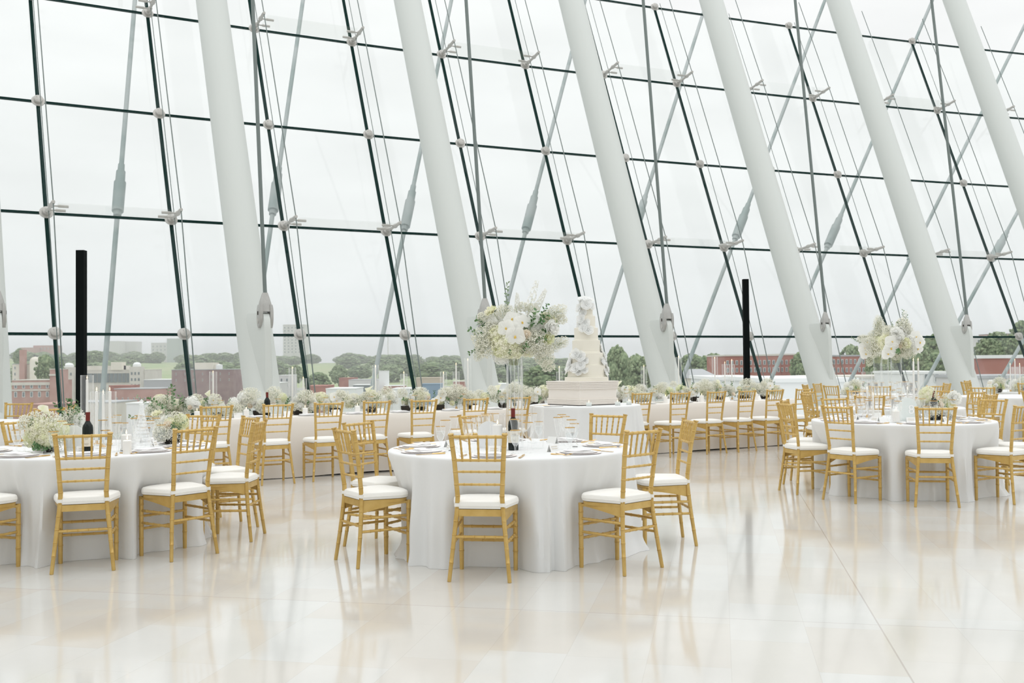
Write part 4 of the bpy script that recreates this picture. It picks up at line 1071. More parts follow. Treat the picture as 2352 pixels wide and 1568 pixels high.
for px, py, y, s_, m, d in ((1208, 770, -.14, 1.1, 'rose', (.1, -1, .2)), (1131, 719, -.05, 1.35, 'petal_cream', (-.5, -.4, .7)), (1262, 756, -.08, 1.25, 'petal', (.6, -.8, .1)), (1256, 778, -.09, 1.1, 'petal_green', (.5, -.8, -.2)), (1206, 806, -.08, .9, 'petal_cream', (.3, -.8, -.4)), (1270, 740, -.02, 1.0, 'petal_cream', (.9, -.3, .3)), (1148, 806, -.12, .9, 'petal_green', (-.3, -.8, -.4))):
    place('rose', RO[m], bq, bp(px, py, y), d, s_)
for px, py, y, d, s_, sp_ in ((1163, 755, -.17, (-.35, -1, .15), 1.15, .2), (1177, 734, -.12, (-.1, -1, .4), 1.1, -.2), (1199, 742, -.14, (.3, -1, .3), 1.1, .3), (1183, 774, -.19, (.05, -1, -.05), 1.3, 0), (1178, 757, -.17, (.0, -1, .2), 1.0, 1.0)):
    orchid(bq, bp(px, py, y), d, s_, sp_)
for px, py, y, k_, d, s_ in ((1112, 775, -.04, 'ball', None, 1.0), (1120, 797, -.06, 'ball', None, .95), (1104, 800, -.02, 'cone', (-.35, 0, -1), .7), (1130, 755, -.05, 'small', None, 1.0), (1160, 715, -.02, 'wide', None, .7), (1228, 785, -.10, 'ball', None, 1.0), (1240, 803, -.08, 'wide', None, .85), (1250, 822, -.06, 'ball', None, .8), (1277, 793, -.03, 'cone', (1, 0, .45), .75), (1258, 842, -.04, 'small', None, .8), (1223, 712, 0, 'ball', None, .6), (1270, 722, 0, 'cone', (1, 0, .5), .85), (1212, 790, -.12, 'ball', None, .8), (1110, 730, 0, 'small', None, .8), (1202, 705, 0, 'small', None, .7), (1290, 735, 0, 'small', None, .7)):
    breath(bq, k_, bp(px, py, y), d, s_)
for px, py, y, i, d, s_ in ((1168, 735, 0, 2, (-.12, 0, 1), .95), (1130, 760, 0, 3, (-.8, -.1, .5), 1.0), (1125, 775, -.04, 1, (-1, -.1, .3), 1.0), (1216, 760, -.10, 3, (.2, -.4, 1), 1.0), (1225, 755, -.04, 0, (.55, -.1, .8), .9), (1235, 765, -.06, 3, (.8, -.3, .3), 1.0), (1200, 762, -.10, 1, (.6, -.5, .6), .7), (1228, 750, -.1, 3, (.9, 0, .6), .9), (1190, 815, -.08, 3, (.2, -.6, .3), .9), (1180, 818, -.08, 1, (-.4, -.8, .2), .7), (1112, 790, -.02, 1, (-.8, 0, -.6), .8), (1215, 785, -.12, 3, (.9, -.4, .1), .8)):
    place('leaf_spray', SPR[i], bq, bp(px, py, y), d, s_, .5)
for px, py, y, i, d, s_ in ((1188, 730, 0, 0, (.02, 0, 1), .85), (1214, 718, 0, 1, (.28, 0, 1), 1.15), (1225, 725, .02, 0, (.5, 0, 1), 1.0), (1235, 745, .02, 1, (1, 0, .35), 1.0)):
    place('flower_spike', SPK[i], bq, bp(px, py, y), d, s_)
for px, py, d in ((1150, 742, (-.55, -.1, .8)), (1214, 720, (.25, 0, 1)), (1190, 740, (0, 0, 1))):
    place('flower_stem', STM, bq, bp(px, py, -.04), d, .6)
# bouquets of table 8 and the next table
def tall_bouquet(cx, cy, Y, s, lab, vlab, els, rodx=0):
    p = at(cx, cy, Y)
    glass_cyl((p.x, p.y, HT), .055, p.z-HT, vlab, 'tall crystal vases', 'tall_vase', 'crystal')
    b = empty('flower_bouquet', p); tag(b, lab, 'bouquet', 'tall bouquets')
    mb = MB(); rr = random.Random(4)
    for k in range(14): a = rr.uniform(0, 6.3); mb.tube([(.03*cos(a), .03*sin(a), -.06), (.07*cos(a), .07*sin(a), .06), (.16*cos(a), .16*sin(a), .16)], .003, 5)
    link('stems', mb.mesh('bouquet_stems', M['stem']), b)
    for e in els:
        q = Vector(((e[1]-cx)/s, e[3], (cy-e[2])/s))
        if e[0] == 'h': place('hydrangea', HY[e[4]], b, q, None, e[5])
        elif e[0] == 'r': place('rose', RO[e[4]], b, q, e[6], e[5])
        elif e[0] == 'o': orchid(b, q, e[4], e[5], e[6])
        elif e[0] == 'b': breath(b, e[4], q, e[6] if len(e) > 6 else None, e[5])
        elif e[0] == 's': place('leaf_spray', SPR[e[4]], b, q, e[6], e[5])
        elif e[0] == 'k': place('flower_spike', SPK[e[4]], b, q, e[6], e[5])
tall_bouquet(2058, 820, 10.43, 219., 'round white bouquet with orchids and roses on the tall vase of table 8', 'tall crystal vase in the middle of the table numbered 8',
 [('h', 2062, 770, 0, 'petal', 1.1), ('h', 2048, 785, .06, 'petal_cream', 1.2), ('h', 2078, 795, .08, 'petal', 1.2), ('h', 2075, 765, .05, 'petal', 1.0), ('h', 2062, 800, -.02, 'petal_cream', .9), ('h', 2090, 775, .04, 'petal', .9),
  ('r', 2067, 789, -.13, 'petal_cream', 1.6, (.0, -1, .1)), ('r', 2056, 778, -.12, 'petal', 1.1, (-.2, -1, .3)), ('r', 2080, 783, -.10, 'petal', 1.2, (.3, -1, .2)), ('r', 2053, 794, -.12, 'rose', 1.3, (-.3, -1, -.1)), ('r', 2050, 765, -.1, 'petal', 1.1, (-.2, -.7, .5)),
  ('o', 2096, 775, -.1, (.4, -1, .2), 1.3, 0), ('o', 2104, 787, -.1, (.5, -1, 0), 1.3, .4), ('o', 2101, 801, -.08, (.5, -1, -.2), 1.3, .2), ('o', 2108, 797, -.02, (.9, -.6, 0), 1.2, .6), ('o', 2038, 785, -.14, (-.2, -1, .1), 1.3, .2), ('o', 2036, 800, -.14, (-.2, -1, -.1), 1.35, -.2), ('o', 2030, 812, -.12, (-.1, -1, -.2), 1.2, .3),
  ('b', 2082, 808, -.05, 'ball', .9), ('b', 2055, 812, -.06, 'ball', .8), ('b', 2083, 760, 0, 'ball', .8), ('b', 2045, 758, 0, 'wide', .7), ('b', 2076, 745, 0, 'small', 1.2), ('b', 2068, 805, -.1, 'ball', .8),
  ('s', 2065, 775, 0, 1, 1.0, (.1, 0, 1)), ('s', 2060, 775, 0, 2, .6, (-.4, 0, 1)), ('s', 2075, 770, 0, 2, .8, (.3, 0, 1)), ('s', 2058, 812, -.1, 3, .9, (-.5, -.6, .2)), ('k', 2070, 770, 0, 1, 1.2, (.2, 0, 1)), ('s', 2075, 768, .02, 2, .9, (.15, 0, 1))])
tall_bouquet(2016, 823, 13.3, 172., 'white bouquet with a tall babys breath plume on the vase behind table 8', 'tall crystal vase on the table just behind number 8',
 [('h', 2010, 790, 0, 'petal_cream', 1.2), ('h', 2000, 800, .05, 'petal', 1.1), ('h', 2022, 800, .05, 'petal', 1.1), ('h', 2018, 785, -.05, 'petal_green', .9),
  ('o', 1984, 800, -.05, (-.5, -1, 0), 1.5, 0), ('o', 1986, 812, -.05, (-.5, -1, -.3), 1.4, .5), ('o', 1990, 786, -.05, (-.4, -1, .3), 1.4, .2), ('r', 2014, 792, -.14, 'petal_cream', 1.4, (0, -1, .1)),
  ('b', 2002, 805, -.1, 'ball', 1.2), ('b', 1998, 788, -.08, 'ball', 1.0), ('b', 2025, 765, 0, 'cone', 1.2), ('b', 2019, 750, 0, 'cone', 1.1), ('b', 2030, 785, -.05, 'ball', 1.0), ('b', 1998, 822, -.02, 'cone', .8, (-.2, 0, -1)), ('b', 1985, 778, 0, 'wide', .8), ('b', 2010, 772, 0, 'ball', 1.0), ('s', 1985, 790, 0, 2, .7, (-1, 0, .5))])
tall_bouquet(2031, 826, 14.0, 163., 'hidden white bouquet on the slim vase behind the plume at table 8', 'slim clear vase just right of the one behind table 8',
 [('h', 2031, 812, 0, 'petal', .9), ('b', 2032, 800, 0, 'ball', .9)])
# low arrangements
def low_arr(loc, seed, lab, grp, rz=0, w=.30, dark=True, kinds=None, tall=1.0):
    rnd = random.Random(seed); b = empty('low_flower_arrangement', loc, rz); tag(b, lab, 'flower arrangement', grp)
    mb = MB(); mb.lathe([(0, 0), (.05, 0), (.07, .03), (.072, .07), (0, .07)], n=16); link('bowl', mb.mesh('flower_bowl', M['rubber'] if dark else M['frost']), b)
    n = max(3, int(w/.085))
    for k in range(n):
        x = -w+2*w*(k+.5)/n; z = (.12+rnd.uniform(-.02, .06))*tall
        q = rnd.random(); m = 'petal' if q < .45 else ('petal_cream' if q < .85 else 'petal_green')
        place('hydrangea', HY[m], b, (x, rnd.uniform(-.03, .05), z), None, rnd.uniform(.65, 1.0))
    for k in range(n+(3 if tall > 1 else 1)):
        breath(b, rnd.choice(('ball', 'wide', 'small')), (rnd.uniform(-w, w), rnd.uniform(-.14, .05), rnd.uniform(.05, .23)*tall), None, rnd.uniform(.85, 1.2))
    for k in range(n):
        m = rnd.choice(('rose', 'petal_cream', 'petal', 'petal')); place('rose', RO[m], b, (rnd.uniform(-w, w), -.09, rnd.uniform(.07, .17)), (rnd.uniform(-.4, .4), -1, rnd.uniform(0, .8)), rnd.uniform(.8, 1.2))
    for k in range(n+(6 if tall > 1 else 2)):
        place('leaf_spray', SPR[rnd.randrange(4)], b, (rnd.uniform(-w, w), rnd.uniform(-.08, .05), rnd.uniform(.04, .12)), (rnd.uniform(-1, 1), rnd.uniform(-.8, .1), rnd.uniform(.2, 1.2)), rnd.uniform(.55, .9), rnd.uniform(0, 3))
    if seed % 3 == 0:
        for k in range(3): orchid(b, (rnd.uniform(-.1, .1), -.13, .12+.05*k), (rnd.uniform(-.4, .4), -1, .1), 1.1, rnd.uniform(-.5, .5))
    if seed % 4 == 1: place('calla_lily', CAL, b, (rnd.uniform(-.1, .1), -.05, .22), (rnd.uniform(-.6, .6), -.2, 1), 1.1)
    return b
LOCS = ['leftmost on the long table', 'second from left on the long table', 'third from left, behind the left bottle on the long table', 'fourth from left, right of the left bottle', 'fifth from left, beside the pair of glass cylinders', 'sixth from left, before the dark joints', 'seventh from left, middle of the long table', 'eighth from left, behind the left chairs', 'ninth from left, left of the hidden bottle', 'tenth from left, right of the hidden bottle', 'eleventh from left, just left of the tall vase', 'twelfth from left, left of the cake stand', 'thirteenth from left, behind the cake stand', 'fourteenth from left, right of the cake', 'fifteenth from left, by the bottle right of the cake', 'fifth from the right end of the long table', 'fourth from the right end of the long table', 'third from the right end of the long table', 'second from the right end of the long table', 'rightmost on the long table']
for i, l_ in enumerate(LOCS):
    low_arr(onL(.22+i*(LLEN-.45)/19, .50), 20+i, 'white and green flower arrangement, '+l_, 'flower arrangements on the long table', LA-.2, .27, tall=1.25)
lb = empty('trailing_greenery', onL(-.0, .25)); tag(lb, 'trailing eucalyptus and leaves spilling over the left end of the long table', 'greenery')
rnd = random.Random(77)
for k in range(16):
    place('leaf_spray', SPR[rnd.randrange(4)], lb, (rnd.uniform(-.08, .15), rnd.uniform(-.05, .4), rnd.uniform(.0, .12)), (rnd.uniform(-1.2, .2), rnd.uniform(-.4, .4), rnd.uniform(-.2, 1.2)), rnd.uniform(.8, 1.3), rnd.uniform(0, 3))
for k in range(5): breath(lb, 'ball', (rnd.uniform(-.15, .1), rnd.uniform(-.1, .2), rnd.uniform(-.08, .12)), None, .9)
# left table low arrangement
b = low_arr(onT(108, 7.45), 55, 'low bowl of white hydrangea with a calla lily on the left round table', 'low arrangements on round tables', 0, .12)
place('hydrangea', HY['petal_cream'], b, (.0, -.10, .17), None, 1.05); place('hydrangea', HY['petal_cream'], b, (.05, -.12, .10), None, .75)
place('calla_lily', CAL, b, (.05, -.05, .26), (-.55, 0, .8), .9); place('flower_stem', STM, b, (.06, -.05, .10), (-.1, 0, 1), .95)
for k in range(6): place('leaf_spray', SPR[3 if k % 2 else 0], b, (-.05+.03*k, -.12, .04), (.6-.2*k, -1, .15), .6, k)
b = low_arr(onT(165, 8.25), 52, 'low green sprig arrangement behind the bottle on the left table', 'low arrangements on round tables', 0, .10)
for k in range(4): place('leaf_spray', SPR[0], b, (0, 0, .08), (-.4+.25*k, 0, 1), 1.2, k)
b = low_arr(onT(395, 8.1), 58, 'low white roses at the right side of the left round table', 'low arrangements on round tables', 0, .08)
place('rose', RO['petal_cream'], b, (-.12, 0, .23), (-.2, -.3, 1), 1.2); place('rose', RO['petal_cream'], b, (0, -.05, .17), (.3, -.5, 1), 1.2)
b = low_arr(onT(2150, 10.4), 58, 'low white rose and hydrangea arrangement on the table numbered 8', 'low arrangements on round tables', 0, .22)
place('hydrangea', HY['petal_cream'], b, (-.12, -.05, .26), None, 1.0); place('rose', RO['petal'], b, (.12, -.1, .22), (.2, -1, .4), 1.5)
for px, Y, lab in ((1960, 17.9, 'distant white flowers on the far round table'), (2290, 18.6, 'distant white flowers before the last column at the far right'), (2345, 19.0, 'white flowers at the right edge beside the far candles')):
    low_arr(onT(px, Y), 62, lab, 'low arrangements on round tables', 0, .16)

# table number arches
def arch(loc, w, h, m, lab, txt=None, rz=0):
    o = empty('table_number_sign', loc, rz); tag(o, lab, 'sign', 'arched table number signs')
    pts = [(w/2, 0), (w/2, h-w/2)]+[(w/2*cos(a*PI/16), h-w/2+w/2*sin(a*PI/16)) for a in range(1, 16)]+[(-w/2, h-w/2), (-w/2, 0)]
    mb = MB(); n = len(pts); mb.add([(x, -.003, z) for x, z in pts]+[(x, .003, z) for x, z in pts], [tuple(range(n)), tuple(range(2*n-1, n-1, -1))]+[(i, n+i, n+(i+1) % n, (i+1) % n) for i in range(n)])
    link('panel', mb.mesh('sign_panel', M[m], False), o)
    mb = MB(); mb.box((0, 0, .008), (w*.7, .05, .016)); link('foot', mb.mesh('sign_foot', M[m], False), o)
    if txt:
        cu = bpy.data.curves.new('number', 'FONT'); cu.body = txt; cu.size = .13; cu.align_x = 'CENTER'; cu.extrude = .001; cu.materials.append(M['white_text'])
        t0 = bpy.data.objects.new('number_curve', cu); me_ = bpy.data.meshes.new_from_object(t0); bpy.data.objects.remove(t0); t = bpy.data.objects.new('number', me_); COL.objects.link(t); t.parent = o; t.location = (.035, -.006, .075); t.rotation_euler = (PI/2, 0, 0)
M['arch_white'] = mat('arch_white', (.80, .81, .81), .6)
arch(onT(1121, 7.42), .165, .20, 'arch_white', 'white arched sign seen from behind on the centre table')
arch(onT(2082, 10.2), .19, .24, 'frost', 'frosted arched sign with the number 8 on the right round table', '8')
arch(onT(170, 7.55), .15, .19, 'arch_white', 'white arched sign seen from behind on the left table')
# crystal cone tree on the left table
mb = MB(); prof = []
for k in range(26):
    f = k/25; r = .075*(1-f)**1.25+.012; prof.append((r*(1.06 if k % 2 else .97), .012+.33*f))
mb.lathe([(0, 0), (.085, 0), (.085, .01)]+prof+[(.018, .345), (.012, .36), (.016, .37), (0, .385)], n=24)
o = link('crystal_cone', mb.mesh('crystal_cone', M['cut_crystal'], False), None, onT(325, 7.5)); tag(o, 'tall textured crystal cone decoration on the left round table', 'decoration')
mb = MB(); mb.lathe([(0, 0), (.045, 0), (.05, .02), (.05, .16), (.018, .22), (.016, .27), (.02, .28), (0, .28)], n=20)
o = link('clear_decanter', mb.mesh('decanter', M['crystal']), None, onL(6.95, .35)); tag(o, 'clear glass decanter on the long table right of the cake', 'decanter')
mb = MB(); mb.lathe([(0, 0), (.05, 0), (.055, .02), (.05, .15), (.018, .24), (.016, .30), (0, .30)], n=20)
o = link('clear_decanter', mb.mesh('decanter', M['crystal']), None, onL(3.02, .40)); tag(o, 'clear glass decanter on the left part of the long table', 'decanter')

# glasses massed on the far tables
rnd = random.Random(21)
for T, n, lab in (('T6', 14, 'in the cluster on the far round table by the right columns'), ('T9', 8, 'on the farthest table at the right edge'), ('T7', 4, 'on the rightmost table at the photo edge'), ('T8', 6, 'on the second far table from the right'), ('T0', 5, 'on the far left table')):
    for k in range(n):
        a = rnd.uniform(0, 2*PI); r = rnd.uniform(.25, .62)
        cup(('wine', 'flute')[k % 2], (TD[T][0]+r*cos(a), TD[T][1]+r*sin(a), HT), lab, 'glass cluster on the '+TN[T])

# ------------------------------------------------------------------ the city outside
def hz(px): return 834-.0094*(px-1176)
def outz(px, py, Y): return EYE+(hz(px)-py)/F_PX*Y
def outx(px, Y): return (px-1176)/F_PX*Y
GZ = -14.0
mb = MB(); mb.add([(-1800, 60, GZ), (1800, 60, GZ), (1800, 3200, GZ), (-1800, 3200, GZ)], ((0, 1, 2, 3),)); struct('city_ground', mb.mesh('city_ground', M['asphalt'], False))
# hills
RIDGE = [(-500, 800), (0, 800), (60, 800), (150, 806), (250, 803), (330, 806), (430, 812), (560, 808), (640, 812), (740, 812), (860, 810), (960, 814), (1060, 815), (1250, 815), (1400, 818), (1700, 815), (1900, 816), (2100, 800), (2352, 790), (2900, 780)]
def ridge_y(px):
    for (a, ya), (b, yb) in zip(RIDGE, RIDGE[1:]):
        if a <= px <= b: return ya+(yb-ya)*(px-a)/(b-a)
    return 812
def hill_z(px, Y):
    zt = outz(px, ridge_y(px)+23, 1700)
    f = max(0, min(1, (Y-620)/1080)); f = f*f*(3-2*f)
    return GZ+(zt-GZ)*f
mb = MB(); vs = []; fs = []; nx, ny = 90, 16
for j in range(ny+1):
    Y = 600+1300*j/ny
    for i in range(nx+1):
        px = -500+3400*i/nx; vs.append((outx(px, Y), Y, hill_z(px, min(Y, 1700))+2.0*sin(i*1.3+j)*(j > 2)-.2))
for j in range(ny):
    for i in range(nx): a = j*(nx+1)+i; fs.append((a, a+1, a+nx+2, a+nx+1))
mb.add(vs, fs); struct('hills', mb.mesh('hills', M['grass']))
HZM = bpy.data.materials.new('haze'); HZM.use_nodes = True; _n = HZM.node_tree; _n.nodes.clear(); _v = _n.nodes.new('ShaderNodeVolumeScatter'); _v.inputs['Color'].default_value = (1, 1, 1, 1); _v.inputs['Density'].default_value = .00034; _v.inputs['Anisotropy'].default_value = .0
_o = _n.nodes.new('ShaderNodeOutputMaterial'); _n.links.new(_v.outputs[0], _o.inputs['Volume'])
mb = MB(); mb.box((0, 1660, 20), (3600, 3200, 70)); hzo = struct('haze', mb.mesh('haze', HZM, False))
# trees
def tree_mesh(seed, m, nb=16, top=False):
    rnd = random.Random(seed); mb = MB()
    for k in range(nb):
        a = rnd.uniform(0, 2*PI); h = rnd.uniform(.32, .86); rr = .30*sin(PI*min(1, (h-.12)/.80))**.7
        q = rnd.uniform(0, 1)*rr; mb.blob((q*cos(a), q*sin(a), h), rnd.uniform(.12, .21), 9, 7, .16, (1, 1, .85), rnd)
    for k in range(330):
        a = rnd.uniform(0, 2*PI); u_ = rnd.random(); h = .14+.80*u_; rr = .42*sin(PI*min(1, (u_*.93+.06)))**.55*rnd.uniform(.80, 1.06)
        mb.blob((rr*cos(a), rr*sin(a), h), rnd.uniform(.022, .058), 5, 4, .35, (1, 1, .8), rnd)
    for k in range(60):
        a = rnd.uniform(0, 2*PI); rr = rnd.uniform(0, .25); mb.blob((rr*cos(a), rr*sin(a), rnd.uniform(.86, .98)-rr*.3), rnd.uniform(.02, .05), 5, 4, .35, (1, 1, .8), rnd)
    return mb.mesh('crown', M[m])
TR = [tree_mesh(1, 'tree_a'), tree_mesh(2, 'tree_b'), tree_mesh(3, 'tree_a', 12), tree_mesh(4, 'tree_b', 20)]
mb = MB(); mb.tube([(0, 0, 0), (.01, 0, .3), (0, .01, .6)], [.035, .025, .012], 7); TRUNK = mb.mesh('trunk', M['bark'])
def tree(x, Y, z, H, wd, i, lab, grp, cs_=None, cz=0):
    o = empty('tree', (x, Y, z), R_.uniform(0, 6)); tag(o, lab, 'tree', grp)
    c = link('crown', TR[i % 4], o); c.scale = (H*wd, H*wd, H*(cs_ or 1)); c.location = (0, 0, cz); t = link('trunk', TRUNK, o); t.scale = (H, H, H)
rnd = random.Random(31)
FIELDS = [(325, 400, 842, 866), (690, 775, 836, 862)]
cnt = 0
for row, (Y, n) in enumerate(((1690, 50), (1560, 46), (1400, 44), (1230, 44), (1060, 42), (920, 38), (790, 30))):
    for k in range(n):
        px = -40+2440*(k+rnd.uniform(.1, .9))/n
        if px > 1420 and Y > 1300 and rnd.random() < .5: pass
        YY = Y+rnd.uniform(-40, 40); z = hill_z(px, YY); H = rnd.uniform(13, 19)
        y_lo = hz(px)-(z+H*.1-EYE)/YY*F_PX; y_hi = hz(px)-(z+H-EYE)/YY*F_PX; hw = H*.9/YY*F_PX
        if any(a-hw*.5 < px < b+hw*.5 and y_lo > c and y_hi < d for a, b, c, d in FIELDS): continue
        tree(outx(px, YY), YY, z-1, H, rnd.uniform(1.5, 2.3), rnd.randrange(4), 'distant hazy tree on the far wooded hillside', 'trees on the far hillside'); cnt += 1
for x0, x1, y0, y1, Y, lab in (
    (1196, 1296, 838, 900, 170, 'dark rounded tree between the tall vase and the cake'), (1292, 1345, 845, 900, 190, 'low dark tree mostly hidden behind the cake'), (1385, 1450, 795, 905, 150, 'tall pale green tree just right of the cake'), (1425, 1500, 815, 905, 165, 'olive tree beside the centre right column'),
    (1552, 1625, 813, 885, 230, 'bushy green tree left of the red brick block'), (1600, 1672, 812, 880, 250, 'wide green tree touching the red brick block'), (1535, 1600, 845, 900, 150, 'small tree right of the centre right column'), (1500, 1570, 812, 880, 240, 'green tree hidden behind the centre right column'),
    (1812, 1866, 808, 880, 160, 'green tree at the right end of the brick block'), (1925, 1985, 792, 860, 260, 'tree top rising behind the right brick building'), (1960, 2010, 803, 870, 240, 'tree behind the right end of the brick building'), (1985, 2050, 815, 900, 150, 'dark green tree right of the brick building, behind the vases'),
    (2085, 2150, 795, 890, 130, 'green tree right of the table 8 bouquet'), (2112, 2195, 765, 860, 170, 'tall green tree left of the last column, upper'), (2120, 2200, 808, 875, 115, 'leafy green tree left of the last column, lower'), (2040, 2110, 770, 850, 210, 'tree behind the bouquet of table 8'),
    (2235, 2300, 775, 850, 190, 'green tree right of the last column above the brick wall'), (2290, 2360, 770, 850, 180, 'green tree at the right photo edge above the brick wall'), (2318, 2375, 738, 820, 230, 'tall tree rising above the transom at the right edge'), (2255, 2330, 762, 830, 250, 'farther tree above the brick wall at right'), (2350, 2440, 760, 850, 200, 'tree just beyond the right photo edge'),
    (80, 130, 815, 880, 330, 'green tree behind the cream building at far left'), (120, 150, 820, 880, 330, 'tree left of the pale courthouse'), (30, 60, 800, 840, 700, 'tree above the cream building at the left edge'), (195, 240, 805, 838, 900, 'tree above the courthouse roof, left'), (700, 760, 855, 905, 420, 'tree cluster beneath the pale hillside field'), (655, 700, 838, 880, 520, 'tree behind the glass cylinder pair'), (755, 800, 838, 880, 560, 'tree above the small red roofs')):
    base = max(GZ, outz((x0+x1)/2, y1, Y)); top = outz((x0+x1)/2, y0, Y); H = (top-base)/.84
    wpx = (x1-x0)/F_PX*Y; b0 = GZ if Y < 400 else base-.12*H
    tree(outx((x0+x1)/2, Y), Y, b0, max(H, (base-b0)/.5), wpx/.92/max(H, (base-b0)/.5), int(x0), lab, 'trees in the city', H/max(H, (base-b0)/.5), base-.12*H-b0)
# buildings: x range, y top, distance, depth, wall material, extras
def building(x0, x1, yt, Y, dep, m, lab, wins=None, roof='greyroof', skew=0, par=.25, wm='winglass', base=None):
    xa, xb = outx(x0, Y), outx(x1, Y); z1 = outz((x0+x1)/2, yt, Y); z0 = GZ if base is None else base
    o = empty('building', ((xa+xb)/2, Y, z0)); tag(o, lab, 'building')
    w = xb-xa; h = z1-z0
    mb = MB(); mb.box((0, dep/2, h/2), (w, dep, h)); link('walls', mb.mesh('walls', M[m], False), o)
    mb = MB(); mb.box((0, dep/2, h+par/2), (w+par, dep+par, par)); link('roof', mb.mesh('roof', M[roof], False), o)
    if wins:
        nx, rows, ww, wh = wins
        for (zy) in rows:
            zc = outz((x0+x1)/2, zy, Y)-z0
            for k in range(nx):
                x = -w/2+w*(k+.5)/nx
                mb = MB(); mb.box((x, -.06, zc), (w/nx*ww, .14, wh)); fr = link('window', mb.mesh('window', M['winpale'], False), o)
                mb = MB(); mb.box((x, -.15, zc), (w/nx*ww*.62, .06, wh*.8)); link('glazing', mb.mesh('glazing', M[wm], False), fr)
    return o, w, h
def addbox(o, name, c, d, m, sm=False):
    mb = MB(); mb.box(c, d); return link(name, mb.mesh(name, M[m], sm), o)
# left
o, w, h = building(28, 92, 836, 420, 14, 'cream', 'cream building with small windows at far left, behind the brick one', (5, (844, 858, 872), .25, 1.3))
addbox(o, 'chimney', (outx(56, 420)-outx(60, 420), -1.2, h*.5+1.8), (2.2, 2.0, h+3.6+5), 'brick_pink')
mb = MB(); mb.lathe([(2.2, -14), (2.2, h+1.2), (1.9, h+2.2), (1.2, h+2.9), (0, h+3.2)], (outx(83, 420)-outx(60, 420), -.8, 0), 16); link('round_turret', mb.mesh('turret', M['cream']), o)
o, w, h = building(27, 118, 873, 300, 14, 'brick_pink', 'faded red brick building with pale bands at far left', (5, (885, 905), .36, 1.7), 'stone')
addbox(o, 'pale_band', (0, -.1, h-1.0), (w, .3, .9), 'stone'); addbox(o, 'pale_band', (0, -.1, h-2.9), (w, .3, .45), 'stone')
o, w, h = building(114, 136, 848, 298, 6, 'brick_pink', 'brick tower with pale cap right of the faded brick building', None, 'stone')
addbox(o, 'pale_band', (0, -.1, h-1.6), (w+.2, .4, .5), 'stone')
o, w, h = building(143, 332, 850, 450, 22, 'stone', 'long pale stone courthouse with tall windows', None, 'stone')
for k in range(13):
    x = -w*.30+w*.60*k/12; mb = MB(); mb.box((x, -.2, h*.5+outz(237, 866, 450)-GZ-h*.5), (1.5, .3, 4.6)); link('tall_window', mb.mesh('tall_window', M['winglass'], False), o)
for s_, px0, px1 in ((-1, 145, 176), (1, 303, 330)):
    xc = outx((px0+px1)/2, 450)-outx(237.5, 450); pw = outx(px1, 450)-outx(px0, 450)
    pv = addbox(o, 'pavilion', (xc, -1.2, h*.5+.8), (pw, 4, h+1.6), 'stone'); mb = MB(); mb.lathe([(pw*.34, h+1.6), (pw*.34, h+2.6), (pw*.2, h+3.4), (0, h+3.6)], (xc, -1, 0), 16); link('dome', mb.mesh('dome', M['whiteroof']), pv)
    for r_ in range(4):
        for q in (-.3, 0, .3): addbox(pv, 'small_window', (xc+q*pw, -3.25, h-1.5-r_*2.7), (.7, .12, 1.2), 'winglass')
addbox(o, 'attic_block', (0, 6, h+1.0), (w*.45, 8, 2.2), 'stone'); addbox(o, 'roof_block', (w*.16, 2, h+1.9), (w*.13, 5, 3.6), 'cream'); addbox(o, 'pale_band', (0, -.15, h-1.1), (w, .5, .5), 'stone')
building(262, 365, 893, 320, 14, 'brick_pink', 'low faded brick building below the courthouse', (8, (915,), .2, .9), 'greyroof')
building(250, 300, 886, 330, 8, 'brick', 'small dark red roof block before the courthouse', None, 'brick')
building(290, 334, 927, 210, 8, 'whiteroof', 'small white box building beside the left table flowers', None, 'whiteroof')
building(150, 262, 925, 230, 14, 'stone', 'low pale roofs behind the left round table', None, 'greyroof')
building(60, 130, 930, 200, 14, 'brick_pink', 'low brick roof beyond the far left chairs', None, 'brick_pink')
building(330, 398, 872, 430, 20, 'greyroof', 'long grey shed below the green field', None, 'whiteroof')
o, w, h = building(394, 536, 849, 380, 22, 'brick_brown', 'large brown brick block with few windows', (7, (858, 872), .10, .9), 'greyroof')
addbox(o, 'penthouse', (-w*.02, 7, h+1.4), (w*.3, 8, 2.8), 'cream'); mb = MB(); mb.lathe([(1.3, h), (1.3, h+1.9), (0, h+2.2)], (w*.22, 4, 0), 12); link('white_tank', mb.mesh('tank', M['whiteroof']), o)
building(537, 566, 862, 400, 16, 'paleblock', 'pale office block left of the left column', (1, (875, 888), .9, 1.2), 'whiteroof')
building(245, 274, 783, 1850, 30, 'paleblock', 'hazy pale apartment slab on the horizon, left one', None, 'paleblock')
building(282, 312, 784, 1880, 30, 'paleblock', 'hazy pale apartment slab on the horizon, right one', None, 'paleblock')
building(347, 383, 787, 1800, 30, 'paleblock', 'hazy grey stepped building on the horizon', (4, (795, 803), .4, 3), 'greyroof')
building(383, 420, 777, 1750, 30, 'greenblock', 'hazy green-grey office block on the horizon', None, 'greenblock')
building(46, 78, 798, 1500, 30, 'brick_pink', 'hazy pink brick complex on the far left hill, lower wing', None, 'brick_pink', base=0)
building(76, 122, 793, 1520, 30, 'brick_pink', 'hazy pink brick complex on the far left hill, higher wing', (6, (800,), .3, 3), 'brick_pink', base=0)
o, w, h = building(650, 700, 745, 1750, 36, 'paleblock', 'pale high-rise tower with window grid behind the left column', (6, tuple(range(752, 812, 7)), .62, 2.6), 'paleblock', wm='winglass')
p = Vector((outx(891, 1750), 1750, 0)); mb = MB(); mb.tube([(0, 0, 0), (0, 0, outz(891, 765, 1750))], [1.0, .7], 8); o = link('radio_mast', mb.mesh('mast', M['paleblock']), None, p); tag(o, 'thin pale radio mast on the wooded horizon', 'mast')
